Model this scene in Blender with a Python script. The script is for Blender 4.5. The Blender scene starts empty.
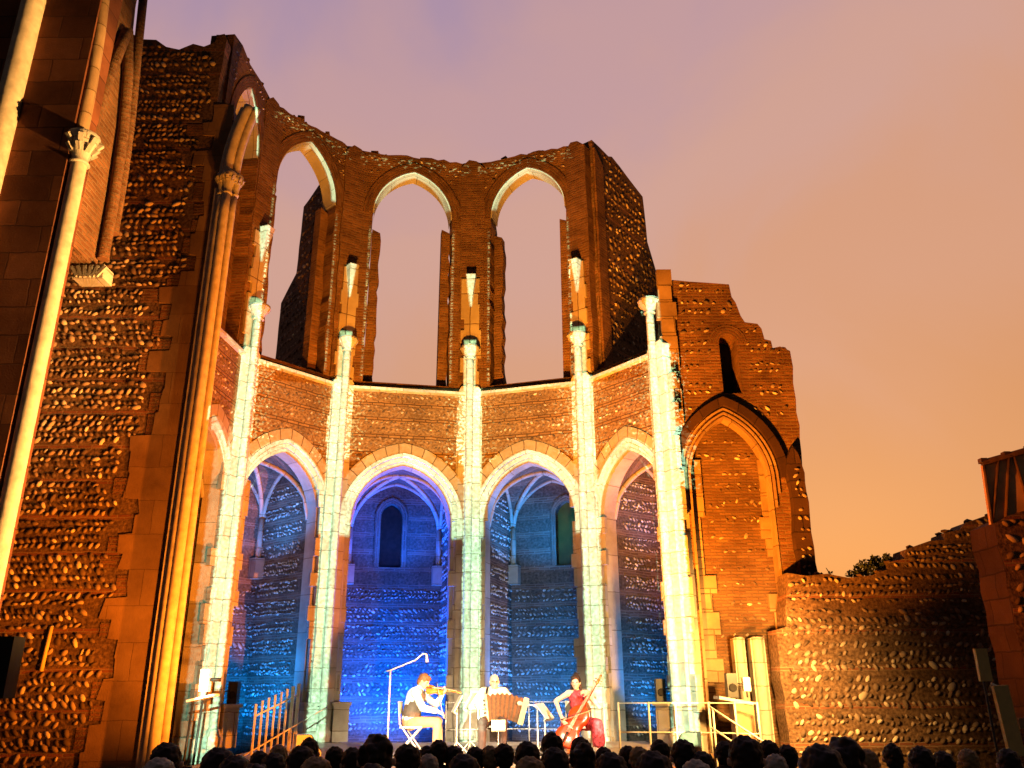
import bpy, bmesh, math, random
from mathutils import Vector, Matrix
from mathutils.geometry import tessellate_polygon
R = math.radians
random.seed(7)
C = bpy.context.scene.collection
scene = bpy.context.scene

# ---------------------------------------------------------------- camera, sky, sun, exposure
cam_data = bpy.data.cameras.new('camera')
cam = bpy.data.objects.new('camera', cam_data)
C.objects.link(cam)
cam.location = (0, 0, 1.7)
cam.rotation_euler = (Matrix.Rotation(R(90) + 0.351, 3, 'X') @ Matrix.Rotation(-0.006, 3, 'Z')).to_euler()
cam_data.sensor_width = 36
cam_data.lens = 36 * 828.25 / 1024
cam_data.clip_start, cam_data.clip_end = .05, 3000
scene.camera = cam
scene.view_settings.view_transform = 'Standard'
scene.view_settings.look = 'None'
scene.view_settings.exposure = 0
scene.view_settings.gamma = 1
scene.cycles.max_bounces = 5
scene.cycles.diffuse_bounces = 3
scene.cycles.use_denoising = True
scene.cycles.sample_clamp_indirect = 4

world = bpy.data.worlds.new('World')
scene.world = world
world.use_nodes = True


def build_world():
    nt = world.node_tree
    nt.nodes.clear()
    N, L = nt.nodes.new, nt.links.new
    out = N('ShaderNodeOutputWorld')
    bg = N('ShaderNodeBackground')
    sky = N('ShaderNodeTexSky')
    sky.sky_type = 'NISHITA'
    sky.sun_disc = False
    sky.sun_elevation = R(1.0)
    sky.sun_rotation = R(20)
    sky.dust_density = 6
    geo = N('ShaderNodeNewGeometry')
    sep = N('ShaderNodeSeparateXYZ')
    tc = N('ShaderNodeTexCoord')
    L(tc.outputs['Generated'], sep.inputs[0])
    # lit cloud deck: orange town glow low down, mauve overhead
    tilt = N('ShaderNodeMath'); tilt.operation = 'MULTIPLY_ADD'
    L(sep.outputs['X'], tilt.inputs[0]); tilt.inputs[1].default_value = -.21
    L(sep.outputs['Z'], tilt.inputs[2])
    noi = N('ShaderNodeTexNoise')
    noi.inputs['Scale'].default_value = 3.0
    noi.inputs['Detail'].default_value = 7
    noi.inputs['Distortion'].default_value = .6
    L(tc.outputs['Generated'], noi.inputs['Vector'])
    wob = N('ShaderNodeMath'); wob.operation = 'MULTIPLY_ADD'
    L(noi.outputs['Fac'], wob.inputs[0]); wob.inputs[1].default_value = .36
    L(tilt.outputs[0], wob.inputs[2])
    ramp = N('ShaderNodeValToRGB')
    ramp.color_ramp.interpolation = 'EASE'
    e = ramp.color_ramp.elements
    e[0].position, e[0].color = .05, (.54, .205, .06, 1)
    e[1].position, e[1].color = .95, (.375, .245, .345, 1)
    for p, c in ((.30, (.60, .25, .092, 1)), (.52, (.61, .29, .165, 1)), (.70, (.58, .315, .245, 1)), (.83, (.50, .29, .295, 1))):
        k = e.new(p); k.color = c
    L(wob.outputs[0], ramp.inputs[0])
    # the glow is in the quarter behind the ruin; the unseen sky at our back is darkened to lower ambient light
    fr = N('ShaderNodeMapRange'); fr.interpolation_type = 'SMOOTHSTEP'
    L(sep.outputs['Y'], fr.inputs[0])
    fr.inputs[1].default_value, fr.inputs[2].default_value = -.1, .55
    fr.inputs[3].default_value, fr.inputs[4].default_value = .035, 1
    mul = N('ShaderNodeMix'); mul.data_type = 'RGBA'; mul.blend_type = 'MULTIPLY'; mul.inputs[0].default_value = 1
    L(ramp.outputs[0], mul.inputs[6]); L(fr.outputs[0], mul.inputs[7])
    add = N('ShaderNodeMix'); add.data_type = 'RGBA'; add.blend_type = 'ADD'; add.inputs[0].default_value = .05
    L(mul.outputs[2], add.inputs[6]); L(sky.outputs[0], add.inputs[7])
    L(add.outputs[2], bg.inputs[0])
    bg.inputs[1].default_value = 1.06
    L(bg.outputs[0], out.inputs[0])


build_world()


# ---------------------------------------------------------------- lamps
def lamp(name, kind, loc, target, energy, color, size=.15, cone=90, blend=.6):
    d = bpy.data.lights.new(name, kind)
    d.energy, d.color = energy, color
    if kind == 'SPOT':
        d.spot_size, d.spot_blend = R(cone), blend
    d.shadow_soft_size = size
    o = bpy.data.objects.new(name, d)
    C.objects.link(o)
    o.location = loc
    o.rotation_euler = (Vector(target) - Vector(loc)).to_track_quat('-Z', 'Y').to_euler()
    return o


ORANGE = (1, .20, .006)
AMBER = (1, .34, .02)
BLUE = (0, .10, 1)
sun = bpy.data.lights.new('sun', 'SUN')
sun.energy, sun.angle, sun.color = .02, R(12), (1, .6, .4)
sun_o = bpy.data.objects.new('sun', sun)
C.objects.link(sun_o)
sun_o.rotation_euler = (R(80), 0, R(180 - 20))

PROJ, PROJ_POWER = (.3, -2.5, 3.4), 74000
LAMPS = dict(
    left_flood=lamp('left_flood', 'SPOT', (4.6, 11.6, 1.2), (-6.6, 15, 4.6), 16500, (1, .23, .009), .1, 72, 1),
    pier_flood=lamp('pier_flood', 'SPOT', (6.4, 9.1, 2.2), (-6.1, 9.75, 6.5), 34000, (1, .50, .13), .1, 42, .5),
    left_low=lamp('left_low', 'SPOT', (-3.0, 11.9, .7), (-6.6, 14.9, 4.5), 3800, (1, .26, .014), .1, 85, 1),
    apse_flood=lamp('apse_flood', 'SPOT', (-1.0, 11.0, .8), (-1.2, 19.5, 13.5), 17000, (1, .34, .028), .15, 66, .9),
    apse_low=lamp('apse_low', 'SPOT', (-1.0, 12.6, .8), (-1.2, 19.5, 9.8), 4000, (1, .46, .05), .15, 46, 1),
    right_flood=lamp('right_flood', 'SPOT', (1.0, 12.4, .8), (4.7, 17.2, 6.6), 18000, (1, .285, .014), .1, 70, 1),
    right_low=lamp('right_low', 'SPOT', (4.3, 14.2, 2.3), (4.3, 17.2, 1.1), 2600, (1, .50, .12), .15, 130, 1),
    stage_wash=lamp('stage_wash', 'SPOT', (-1.1, 13.1, .75), (-1.1, 19, 1.1), 1600, (1, .74, .42), .3, 62, 1),
    edge_flood=lamp('edge_flood', 'SPOT', (-5.2, 8.6, 2.8), (7.6, 12.2, 3.2), 9000, ORANGE, .1, 20, .8),
    stage_left=lamp('stage_left', 'SPOT', (-3.5, 6.5, 5.5), (-.4, 15.4, 1.0), 11500, (1, .82, .54), .08, 25, .8),
    stage_right=lamp('stage_right', 'SPOT', (3.6, 6.5, 5.5), (-.1, 15.4, 1.0), 11500, (1, .82, .54), .08, 25, .8),
)

# ---------------------------------------------------------------- materials


def new_mat(name):
    m = bpy.data.materials.new(name)
    m.use_nodes = True
    nt = m.node_tree
    b = nt.nodes['Principled BSDF']
    return m, nt, b


def simple(name, col, rough=.6, metal=0, noise=.25, scale=14, bump=0.0, spec=.3):
    m, nt, b = new_mat(name)
    N, L = nt.nodes.new, nt.links.new
    tc = N('ShaderNodeTexCoord')
    n = N('ShaderNodeTexNoise')
    n.inputs['Scale'].default_value = scale
    n.inputs['Detail'].default_value = 5
    L(tc.outputs['Object'], n.inputs['Vector'])
    r = N('ShaderNodeValToRGB')
    r.color_ramp.elements[0].position, r.color_ramp.elements[1].position = .3, .7
    r.color_ramp.elements[0].color = tuple(c * (1 - noise) for c in col) + (1,)
    r.color_ramp.elements[1].color = tuple(min(1, c * (1 + noise)) for c in col) + (1,)
    L(n.outputs['Fac'], r.inputs[0])
    L(r.outputs[0], b.inputs['Base Color'])
    b.inputs['Roughness'].default_value = rough
    b.inputs['Metallic'].default_value = metal
    b.inputs['Specular IOR Level'].default_value = spec
    if bump:
        bp = N('ShaderNodeBump')
        bp.inputs['Strength'].default_value = bump
        bp.inputs['Distance'].default_value = .02
        L(n.outputs['Fac'], bp.inputs['Height'])
        L(bp.outputs[0], b.inputs['Normal'])
    return m


def masonry(name, c1, c2, mortar, width, row, joint, stain=.55, bump=.6, dist=.02, rubble=None, period=.62, band=.36, offset=.5):
    """courses on the wall's own metric UV; with rubble=(colour, colour) the courses are bands between bands of rough mortar"""
    m, nt, b = new_mat(name)
    N, L = nt.nodes.new, nt.links.new
    uv = N('ShaderNodeUVMap'); uv.uv_map = 'UVMap'
    nz = N('ShaderNodeTexNoise'); nz.inputs['Scale'].default_value = 3.5; nz.inputs['Detail'].default_value = 3
    L(uv.outputs[0], nz.inputs['Vector'])
    wv = N('ShaderNodeMix'); wv.data_type = 'VECTOR'; wv.inputs[0].default_value = .012
    L(uv.outputs[0], wv.inputs[4])
    addv = N('ShaderNodeVectorMath'); addv.operation = 'MULTIPLY_ADD'
    L(nz.outputs['Color'], addv.inputs[0]); addv.inputs[1].default_value = (.05, .05, 0)
    L(uv.outputs[0], addv.inputs[2])
    br = N('ShaderNodeTexBrick')
    br.offset = offset
    br.inputs['Scale'].default_value = 1
    br.inputs['Brick Width'].default_value = width
    br.inputs['Row Height'].default_value = row
    br.inputs['Mortar Size'].default_value = joint
    br.inputs['Mortar Smooth'].default_value = .3
    br.inputs['Bias'].default_value = 0
    br.inputs['Color1'].default_value = c1 + (1,)
    br.inputs['Color2'].default_value = c2 + (1,)
    br.inputs['Mortar'].default_value = mortar + (1,)
    L(addv.outputs[0], br.inputs['Vector'])
    col, hgt = br.outputs['Color'], None
    inv = N('ShaderNodeMath'); inv.operation = 'SUBTRACT'; inv.inputs[0].default_value = 1
    L(br.outputs['Fac'], inv.inputs[1])
    hgt = inv.outputs[0]
    if rubble:
        sp = N('ShaderNodeSeparateXYZ'); L(addv.outputs[0], sp.inputs[0])
        dv = N('ShaderNodeMath'); dv.operation = 'DIVIDE'; dv.inputs[1].default_value = period
        L(sp.outputs[1], dv.inputs[0])
        fr = N('ShaderNodeMath'); fr.operation = 'FRACT'; L(dv.outputs[0], fr.inputs[0])
        lt = N('ShaderNodeMath'); lt.operation = 'LESS_THAN'; lt.inputs[1].default_value = band
        L(fr.outputs[0], lt.inputs[0])
        n2 = N('ShaderNodeTexNoise'); n2.inputs['Scale'].default_value = 16; n2.inputs['Detail'].default_value = 6
        L(uv.outputs[0], n2.inputs['Vector'])
        r2 = N('ShaderNodeValToRGB')
        r2.color_ramp.elements[0].position, r2.color_ramp.elements[1].position = .35, .68
        r2.color_ramp.elements[0].color = rubble[0] + (1,)
        r2.color_ramp.elements[1].color = rubble[1] + (1,)
        L(n2.outputs['Fac'], r2.inputs[0])
        mx = N('ShaderNodeMix'); mx.data_type = 'RGBA'
        L(lt.outputs[0], mx.inputs[0]); L(r2.outputs[0], mx.inputs[6]); L(col, mx.inputs[7])
        col = mx.outputs[2]
        mh = N('ShaderNodeMix'); mh.data_type = 'FLOAT'
        L(lt.outputs[0], mh.inputs[0]); L(n2.outputs['Fac'], mh.inputs[2]); L(hgt, mh.inputs[3])
        hgt = mh.outputs[0]
    n3 = N('ShaderNodeTexNoise'); n3.inputs['Scale'].default_value = .9; n3.inputs['Detail'].default_value = 7
    n3.inputs['Roughness'].default_value = .65
    L(uv.outputs[0], n3.inputs['Vector'])
    r3 = N('ShaderNodeValToRGB')
    r3.color_ramp.elements[0].position, r3.color_ramp.elements[1].position = .32, .66
    lo = 1 - stain
    r3.color_ramp.elements[0].color = (lo, lo * .95, lo * .9, 1)
    r3.color_ramp.elements[1].color = (1, 1, 1, 1)
    L(n3.outputs['Fac'], r3.inputs[0])
    ml = N('ShaderNodeMix'); ml.data_type = 'RGBA'; ml.blend_type = 'MULTIPLY'; ml.inputs[0].default_value = 1
    L(col, ml.inputs[6]); L(r3.outputs[0], ml.inputs[7])
    L(ml.outputs[2], b.inputs['Base Color'])
    n4 = N('ShaderNodeTexNoise'); n4.inputs['Scale'].default_value = 40; n4.inputs['Detail'].default_value = 4
    L(uv.outputs[0], n4.inputs['Vector'])
    hs = N('ShaderNodeMath'); hs.operation = 'MULTIPLY_ADD'; hs.inputs[1].default_value = .6
    L(n4.outputs['Fac'], hs.inputs[0]); L(hgt, hs.inputs[2])
    bp = N('ShaderNodeBump'); bp.inputs['Strength'].default_value = bump; bp.inputs['Distance'].default_value = dist
    L(hs.outputs[0], bp.inputs['Height'])
    L(bp.outputs[0], b.inputs['Normal'])
    b.inputs['Roughness'].default_value = .9
    b.inputs['Specular IOR Level'].default_value = .15
    return m


def pebble_material(name='river_pebble', cols=((.07, .042, .025), (.17, .11, .07), (.34, .24, .16), (.62, .52, .38))):
    m, nt, b = new_mat(name)
    N, L = nt.nodes.new, nt.links.new
    uv = N('ShaderNodeUVMap'); uv.uv_map = 'UVMap'
    sp = N('ShaderNodeSeparateXYZ'); L(uv.outputs[0], sp.inputs[0])
    r = N('ShaderNodeValToRGB')
    e = r.color_ramp.elements
    e[0].position, e[0].color = 0, cols[0] + (1,)
    e[1].position, e[1].color = 1, cols[3] + (1,)
    k = e.new(.4); k.color = cols[1] + (1,)
    k = e.new(.8); k.color = cols[2] + (1,)
    fr = N('ShaderNodeMath'); fr.operation = 'FRACT'; L(sp.outputs[0], fr.inputs[0])
    L(fr.outputs[0], r.inputs[0])
    L(r.outputs[0], b.inputs['Base Color'])
    b.inputs['Roughness'].default_value = .8
    b.inputs['Specular IOR Level'].default_value = .18
    return m


M = dict(
    flint=masonry('flint_and_brick_bands', (.30, .12, .06), (.20, .075, .04), (.30, .20, .12), .27, .062, .011, .5, .7, .02,
                  rubble=((.09, .048, .026), (.26, .155, .085)), period=.66, band=.13),
    spandrel=masonry('golden_spandrel_masonry', (.40, .22, .085), (.27, .14, .055), (.13, .07, .03), .30, .075, .014, .5, .9, .025,
                     rubble=((.16, .085, .035), (.40, .24, .11)), period=.42, band=.30),
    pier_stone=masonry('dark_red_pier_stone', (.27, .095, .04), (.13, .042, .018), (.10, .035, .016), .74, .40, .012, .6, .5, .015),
    infill=masonry('brown_brick_infill', (.26, .135, .055), (.15, .07, .03), (.17, .10, .05), .26, .065, .014, .6, 1.0, .03),
    smooth_stone=masonry('smooth_brown_stone', (.31, .18, .085), (.25, .14, .065), (.17, .095, .045), 1.1, .62, .007, .5, .5, .02),
    shaft_stone=simple('worn_shaft_stone', (.50, .42, .31), .85, 0, .22, 7, .35, .15),
    shade_stone=masonry('painted_shade_stone', (.075, .035, .016), (.045, .02, .01), (.03, .014, .007), .5, .36, .012, .5, .7, .02),  # near-black colour paints in the shade on hood, buttress and wall flank
    chapel=masonry('chapel_brick_and_pebble', (.24, .17, .13), (.15, .10, .08), (.28, .22, .18), .27, .062, .011, .5, .8, .025,
                   rubble=((.09, .07, .055), (.20, .16, .13)), period=.46, band=.34),
    brick=masonry('old_red_brick', (.31, .14, .056), (.16, .065, .026), (.24, .14, .07), .27, .072, .016, .65, 1.0, .03),
    ashlar=masonry('cream_ashlar', (.55, .50, .42), (.42, .38, .31), (.27, .22, .16), .83, .43, .009, .45, .7, .02),
    ashlar_brown=masonry('brown_ashlar', (.42, .27, .14), (.30, .18, .09), (.18, .11, .05), .74, .40, .012, .55, .5, .015),
    voussoir=masonry('voussoir_stone', (.50, .40, .26), (.38, .27, .15), (.15, .09, .05), .34, .9, .014, .4, .4, .012, offset=0),
    pebble=pebble_material(),
    pale_pebble=pebble_material('pale_chapel_pebble', ((.14, .12, .11), (.24, .22, .20), (.38, .36, .33), (.62, .60, .56))),
    ground=simple('trodden_earth', (.09, .065, .04), .95, 0, .5, 3, .5),
    stage=simple('stage_boards', (.42, .34, .26), .6, 0, .2, 6),
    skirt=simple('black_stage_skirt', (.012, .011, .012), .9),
    black=simple('black_metal', (.02, .02, .02), .45),
    steel=simple('galvanised_steel', (.55, .52, .47), .45, .35, .15),
    cream_metal=simple('cream_painted_metal', (.62, .56, .44), .5, 0, .12),
    white=simple('white_paint', (.78, .76, .70), .5, 0, .08),
    wood=simple('old_timber', (.13, .07, .035), .8, 0, .4, 8, .3),
    tarp=simple('weathered_tarpaulin', (.62, .36, .17), .8, 0, .35, 3, .3),
    leaf=simple('dark_ivy_leaf', (.035, .045, .015), .7, 0, .5, 6),
    glass=simple('dark_leaded_glass', (.025, .012, .009), .35, 0, .4, 9),
    olive_glow_glass=simple('leaded_glass_painted_glow', (.085, .06, .010), .4, 0, .3, 2.5),  # olive base colour stands in for a dim glow through the window
    skin=simple('skin', (.58, .36, .25), .5, 0, .06, 9),
    hair_dark=simple('dark_hair', (.018, .011, .008), .6, 0, .3, 40),
    hair_brown=simple('brown_hair', (.15, .065, .025), .55, 0, .3, 40),
    hair_grey=simple('grey_hair', (.34, .31, .26), .6, 0, .25, 40),
    hair_fair=simple('fair_hair', (.26, .17, .08), .6, 0, .3, 40),
    shirt=simple('white_shirt', (.78, .74, .66), .8, 0, .06, 12),
    cream_shirt=simple('cream_shirt', (.70, .60, .38), .8, 0, .08, 12),
    vest=simple('dark_waistcoat', (.07, .06, .05), .8),
    tan=simple('tan_trousers', (.34, .20, .11), .85, 0, .15, 12),
    dark_cloth=simple('dark_trousers', (.05, .032, .028), .85, 0, .3, 12),
    coat=simple('dark_jacket', (.022, .019, .022), .9, 0, .4, 8),
    coat2=simple('dark_olive_jacket', (.035, .032, .02), .9, 0, .4, 8),
    dress=simple('dark_red_patterned_dress', (.34, .035, .045), .8, 0, .8, 22),
    varnish=simple('orange_violin_varnish', (.55, .15, .02), .25, 0, .25, 9, 0, .5),
    cello=simple('red_cello_varnish', (.42, .035, .005), .25, 0, .3, 5, 0, .5),
    ebony=simple('ebony', (.015, .012, .01), .35),
    bellows=simple('brown_bellows', (.085, .04, .016), .7, 0, .3, 30),
    ivory=simple('ivory_keys', (.75, .70, .58), .35, 0, .05),
    pearl=simple('amber_pearl_casing', (.55, .38, .17), .3, 0, .25, 14, 0, .5),
    paper=simple('sheet_paper', (.50, .45, .36), .8, 0, .05),
    yellow_panel=simple('pale_yellow_panel', (.60, .45, .16), .6, 0, .1),
)

# ---------------------------------------------------------------- mesh builder


class MB:
    def __init__(s):
        s.v, s.f, s.uv, s.mi, s.sm = [], [], [], [], []

    def face(s, pts, uvs=None, mi=0, smooth=False):
        b = len(s.v)
        s.v += [tuple(p) for p in pts]
        s.f.append(tuple(range(b, b + len(pts))))
        if uvs is None:
            uvs = autouv(pts)
        s.uv += list(uvs)
        s.mi.append(mi)
        s.sm.append(smooth)

    def grid(s, rows, closed=False, uvscale=None, mi=0, smooth=True, cap=False):
        """rows: list of rings (same length); shares vertices so it shades smooth"""
        b, n = len(s.v), len(rows[0])
        for r in rows:
            s.v += [tuple(p) for p in r]
        acc = 0
        for i in range(len(rows) - 1):
            l = (Vector(rows[i + 1][0]) - Vector(rows[i][0])).length
            for j in range(n if closed else n - 1):
                k = (j + 1) % n
                s.f.append((b + i * n + j, b + i * n + k, b + (i + 1) * n + k, b + (i + 1) * n + j))
                w = .12
                s.uv += [(j * w, acc), ((j + 1) * w, acc), ((j + 1) * w, acc + l), (j * w, acc + l)]
                s.mi.append(mi)
                s.sm.append(smooth)
            acc += l
        if cap:
            s.f.append(tuple(b + j for j in reversed(range(n))))
            s.f.append(tuple(b + (len(rows) - 1) * n + j for j in range(n)))
            for _ in range(2):
                s.uv += [(0, 0)] * n
                s.mi.append(mi)
                s.sm.append(False)

    def box(s, c, d, rot=None, mi=0):
        c = Vector(c)
        x, y, z = (a / 2 for a in d)
        rot = rot or Matrix.Identity(3)
        P = lambda a, b_, e: c + rot @ Vector((a * x, b_ * y, e * z))
        for q in (((-1, -1, -1), (1, -1, -1), (1, -1, 1), (-1, -1, 1)), ((1, 1, -1), (-1, 1, -1), (-1, 1, 1), (1, 1, 1)),
                  ((1, -1, -1), (1, 1, -1), (1, 1, 1), (1, -1, 1)), ((-1, 1, -1), (-1, -1, -1), (-1, -1, 1), (-1, 1, 1)),
                  ((-1, -1, 1), (1, -1, 1), (1, 1, 1), (-1, 1, 1)), ((-1, 1, -1), (1, 1, -1), (1, -1, -1), (-1, -1, -1))):
            s.face([P(*k) for k in q], mi=mi)
        return s

    def tube(s, pts, r, n=8, mi=0, cap=True):
        pts = [Vector(p) for p in pts]
        rr = r if isinstance(r, (list, tuple)) else [r] * len(pts)
        rows, up = [], None
        for i, p in enumerate(pts):
            t = (pts[min(i + 1, len(pts) - 1)] - pts[max(i - 1, 0)]).normalized()
            if up is None:
                up = Vector((0, 0, 1)) if abs(t.z) < .9 else Vector((0, 1, 0))
            a = t.cross(up).normalized()
            up = a.cross(t).normalized()
            rows.append([p + (a * math.cos(2 * math.pi * k / n) + up * math.sin(2 * math.pi * k / n)) * rr[i] for k in range(n)])
        s.grid(rows, True, mi=mi, cap=cap)
        return s

    def lathe(s, c, prof, n=14, mi=0, axis=None):
        c = Vector(c)
        rows = [[c + Vector((r * math.cos(2 * math.pi * k / n), r * math.sin(2 * math.pi * k / n), z)) for k in range(n)] for r, z in prof]
        s.grid(rows, True, mi=mi, cap=True)
        return s

    def mesh(s, name, *mats):
        me = bpy.data.meshes.new(name)
        me.from_pydata(s.v, [], s.f)
        ul = me.uv_layers.new(name='UVMap')
        flat = []
        for u in s.uv:
            flat += [u[0], u[1]]
        ul.data.foreach_set('uv', flat)
        me.polygons.foreach_set('material_index', s.mi)
        me.polygons.foreach_set('use_smooth', s.sm)
        for m in mats:
            me.materials.append(M[m] if isinstance(m, str) else m)
        me.update()
        return me

    def build(s, name, mats, parent=None):
        if isinstance(mats, str):
            mats = (mats,)
        o = bpy.data.objects.new(name, s.mesh(name, *mats))
        C.objects.link(o)
        attach(o, parent)
        return o


def autouv(pts):
    a, b, c = Vector(pts[0]), Vector(pts[1]), Vector(pts[2])
    n = (b - a).cross(c - a)
    if n.length < 1e-9:
        return [(0, 0)] * len(pts)
    n.normalize()
    if abs(n.z) > .8:
        return [(p[0], p[1]) for p in pts]
    t = Vector((-n.y, n.x, 0)).normalized()
    return [(Vector(p).dot(t), p[2]) for p in pts]


def worldloc(o):
    v = Vector((0, 0, 0))
    while o is not None:
        v += o.location
        o = o.parent
    return v


def attach(o, parent):
    if parent is not None:
        o.parent = parent
        o.location = -worldloc(parent)


def thing(name, label, cat, loc=(0, 0, 0), group=None):
    o = bpy.data.objects.new(name, None)
    o.empty_display_size = .2
    C.objects.link(o)
    o.location = loc
    tag(o, label, cat, group)
    return o


def tag(o, label, cat=None, group=None, kind=None):
    if label:
        o['label'] = label
    if cat:
        o['category'] = cat
    if group:
        o['group'] = group
    if kind:
        o['kind'] = kind
    return o


def copy_tree(o, loc=None, label=None, parent=None):
    c = o.copy()
    C.objects.link(c)
    if parent is not None:
        c.parent = parent
    if loc is not None:
        c.location = loc
    if label:
        c['label'] = label
    for ch in list(o.children):
        copy_tree(ch, None, None, c)
    return c


def Rz(a):
    return Matrix.Rotation(R(a), 3, 'Z')


class Frame:
    """a vertical wall plane: O corner, e along, n towards the viewer's side"""

    def __init__(s, p, q, back=0.0, inward=None):
        p, q = Vector(p), Vector(q)
        s.L = (q - p).length
        s.e = (q - p).normalized()
        s.n = Vector((s.e.y, -s.e.x))
        if inward is not None and s.n.dot(Vector(inward) - p) < 0:
            s.n = -s.n
        s.O = p - s.n * back

    def pt(s, u, n, z):
        q = s.O + s.e * u + s.n * n
        return Vector((q.x, q.y, z))


def rough(poly, step=.32, amt=.018, keep=lambda a, b: False):
    """break an outline into short runs and shake them, as worn masonry edges are"""
    out = []
    n = len(poly)
    for i in range(n):
        a, b = poly[i], poly[(i + 1) % n]
        d = math.hypot(b[0] - a[0], b[1] - a[1])
        out.append(a)
        if keep(a, b):
            continue
        k = int(d / step)
        for j in range(1, k):
            t = j / k
            ox, oz = -(b[1] - a[1]) / d, (b[0] - a[0]) / d
            w = random.uniform(-amt, amt)
            out.append((a[0] + (b[0] - a[0]) * t + ox * w, a[1] + (b[1] - a[1]) * t + oz * w))
    return out


def slab(mb, fr, loops, n0, n1, mi=0, side_mi=None):
    """extrude outline loops (first outer, rest holes) given in (along, z) from depth n0 (front) back to n1"""
    side_mi = mi if side_mi is None else side_mi
    flat = [p for l in loops for p in l]
    tris = tessellate_polygon([[Vector((p[0], p[1], 0)) for p in l] for l in loops])
    for depth, flip in ((n0, False), (n1, True)):
        for t in tris:
            idx = list(t)
            a, b, c = (flat[i] for i in idx)
            if ((b[0] - a[0]) * (c[1] - a[1]) - (b[1] - a[1]) * (c[0] - a[0]) < 0) != flip:
                idx.reverse()
            mb.face([fr.pt(flat[i][0], depth, flat[i][1]) for i in idx], [flat[i] for i in idx], mi)
    for l in loops:
        for i in range(len(l)):
            a, b = l[i], l[(i + 1) % len(l)]
            steep = abs(b[1] - a[1]) > abs(b[0] - a[0])
            if steep:
                uv = [(n0, a[1]), (n0, b[1]), (n1, b[1]), (n1, a[1])]
            else:
                uv = [(a[0], n0), (b[0], n0), (b[0], n1), (a[0], n1)]
            mb.face([fr.pt(a[0], n0, a[1]), fr.pt(b[0], n0, b[1]), fr.pt(b[0], n1, b[1]), fr.pt(a[0], n1, a[1])], uv, side_mi)


def arch(sc, a, h, zs, off=0.0, seg=14):
    """pointed arch outline, left springing to right; off moves it outward from the opening"""
    Rr = (a * a + h * h) / (2 * a)
    e = Rr - a
    r = Rr + off
    top = math.acos(max(-1, min(1, e / r)))
    left = [(sc + e - r * math.cos(top * i / seg), zs + r * math.sin(top * i / seg)) for i in range(seg + 1)]
    right = [(2 * sc - x, z) for x, z in reversed(left[:-1])]
    return left + right


def band(mb, fr, A, r0, r1, n0, n1, z0=None, mi=0, seg=14):
    """a moulding: the strip between two offsets of the arch A=(sc,a,h,zs), running down the jambs to z0"""
    p, q = arch(*A, off=r0, seg=seg), arch(*A, off=r1, seg=seg)
    if z0 is not None:
        nst = max(1, int((A[3] - z0) / .8))
        leg = [z0 + (A[3] - z0) * i / nst for i in range(nst)]
        p = [(p[0][0], z) for z in leg] + p + [(p[-1][0], z) for z in reversed(leg)]
        q = [(q[0][0], z) for z in leg] + q + [(q[-1][0], z) for z in reversed(leg)]
    acc = 0
    for i in range(len(p) - 1):
        l = math.hypot(q[i + 1][0] - q[i][0], q[i + 1][1] - q[i][1])
        u0, u1 = acc, acc + l
        acc = u1
        w = r1 - r0
        P0, P1, Q0, Q1 = p[i], p[i + 1], q[i], q[i + 1]
        mb.face([fr.pt(P0[0], n0, P0[1]), fr.pt(P1[0], n0, P1[1]), fr.pt(Q1[0], n0, Q1[1]), fr.pt(Q0[0], n0, Q0[1])],
                [(u0, 0), (u1, 0), (u1, w), (u0, w)], mi)
        mb.face([fr.pt(P0[0], n1, P0[1]), fr.pt(P1[0], n1, P1[1]), fr.pt(P1[0], n0, P1[1]), fr.pt(P0[0], n0, P0[1])],
                [(u0, 0), (u1, 0), (u1, n0 - n1), (u0, n0 - n1)], mi)
        mb.face([fr.pt(Q0[0], n0, Q0[1]), fr.pt(Q1[0], n0, Q1[1]), fr.pt(Q1[0], n1, Q1[1]), fr.pt(Q0[0], n1, Q0[1])],
                [(u0, 0), (u1, 0), (u1, n0 - n1), (u0, n0 - n1)], mi)


def pebble(mb, fr, u, z, n, a, b, tilt, h, mi):
    ct, st = math.cos(tilt), math.sin(tilt)
    k = 7
    base = len(mb.v)
    ph = random.random() * 6
    rnd = random.random()
    jit = [random.uniform(.84, 1.14) for _ in range(k)]
    for rr, hh in ((1, -.01), (.72, h * .72)):
        for j in range(k):
            t = ph + 2 * math.pi * j / k
            x, y = a * math.cos(t) * rr * jit[j], b * math.sin(t) * rr * jit[j]
            mb.v.append(tuple(fr.pt(u + x * ct - y * st, n + hh, z + x * st + y * ct)))
    mb.v.append(tuple(fr.pt(u, n + h, z)))
    for j in range(k):
        q = (j + 1) % k
        mb.f.append((base + j, base + q, base + k + q, base + k + j))
        mb.f.append((base + k + j, base + k + q, base + 2 * k))
        mb.uv += [(rnd, rnd)] * 7
        mb.mi += [mi, mi]
        mb.sm += [True, True]


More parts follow.
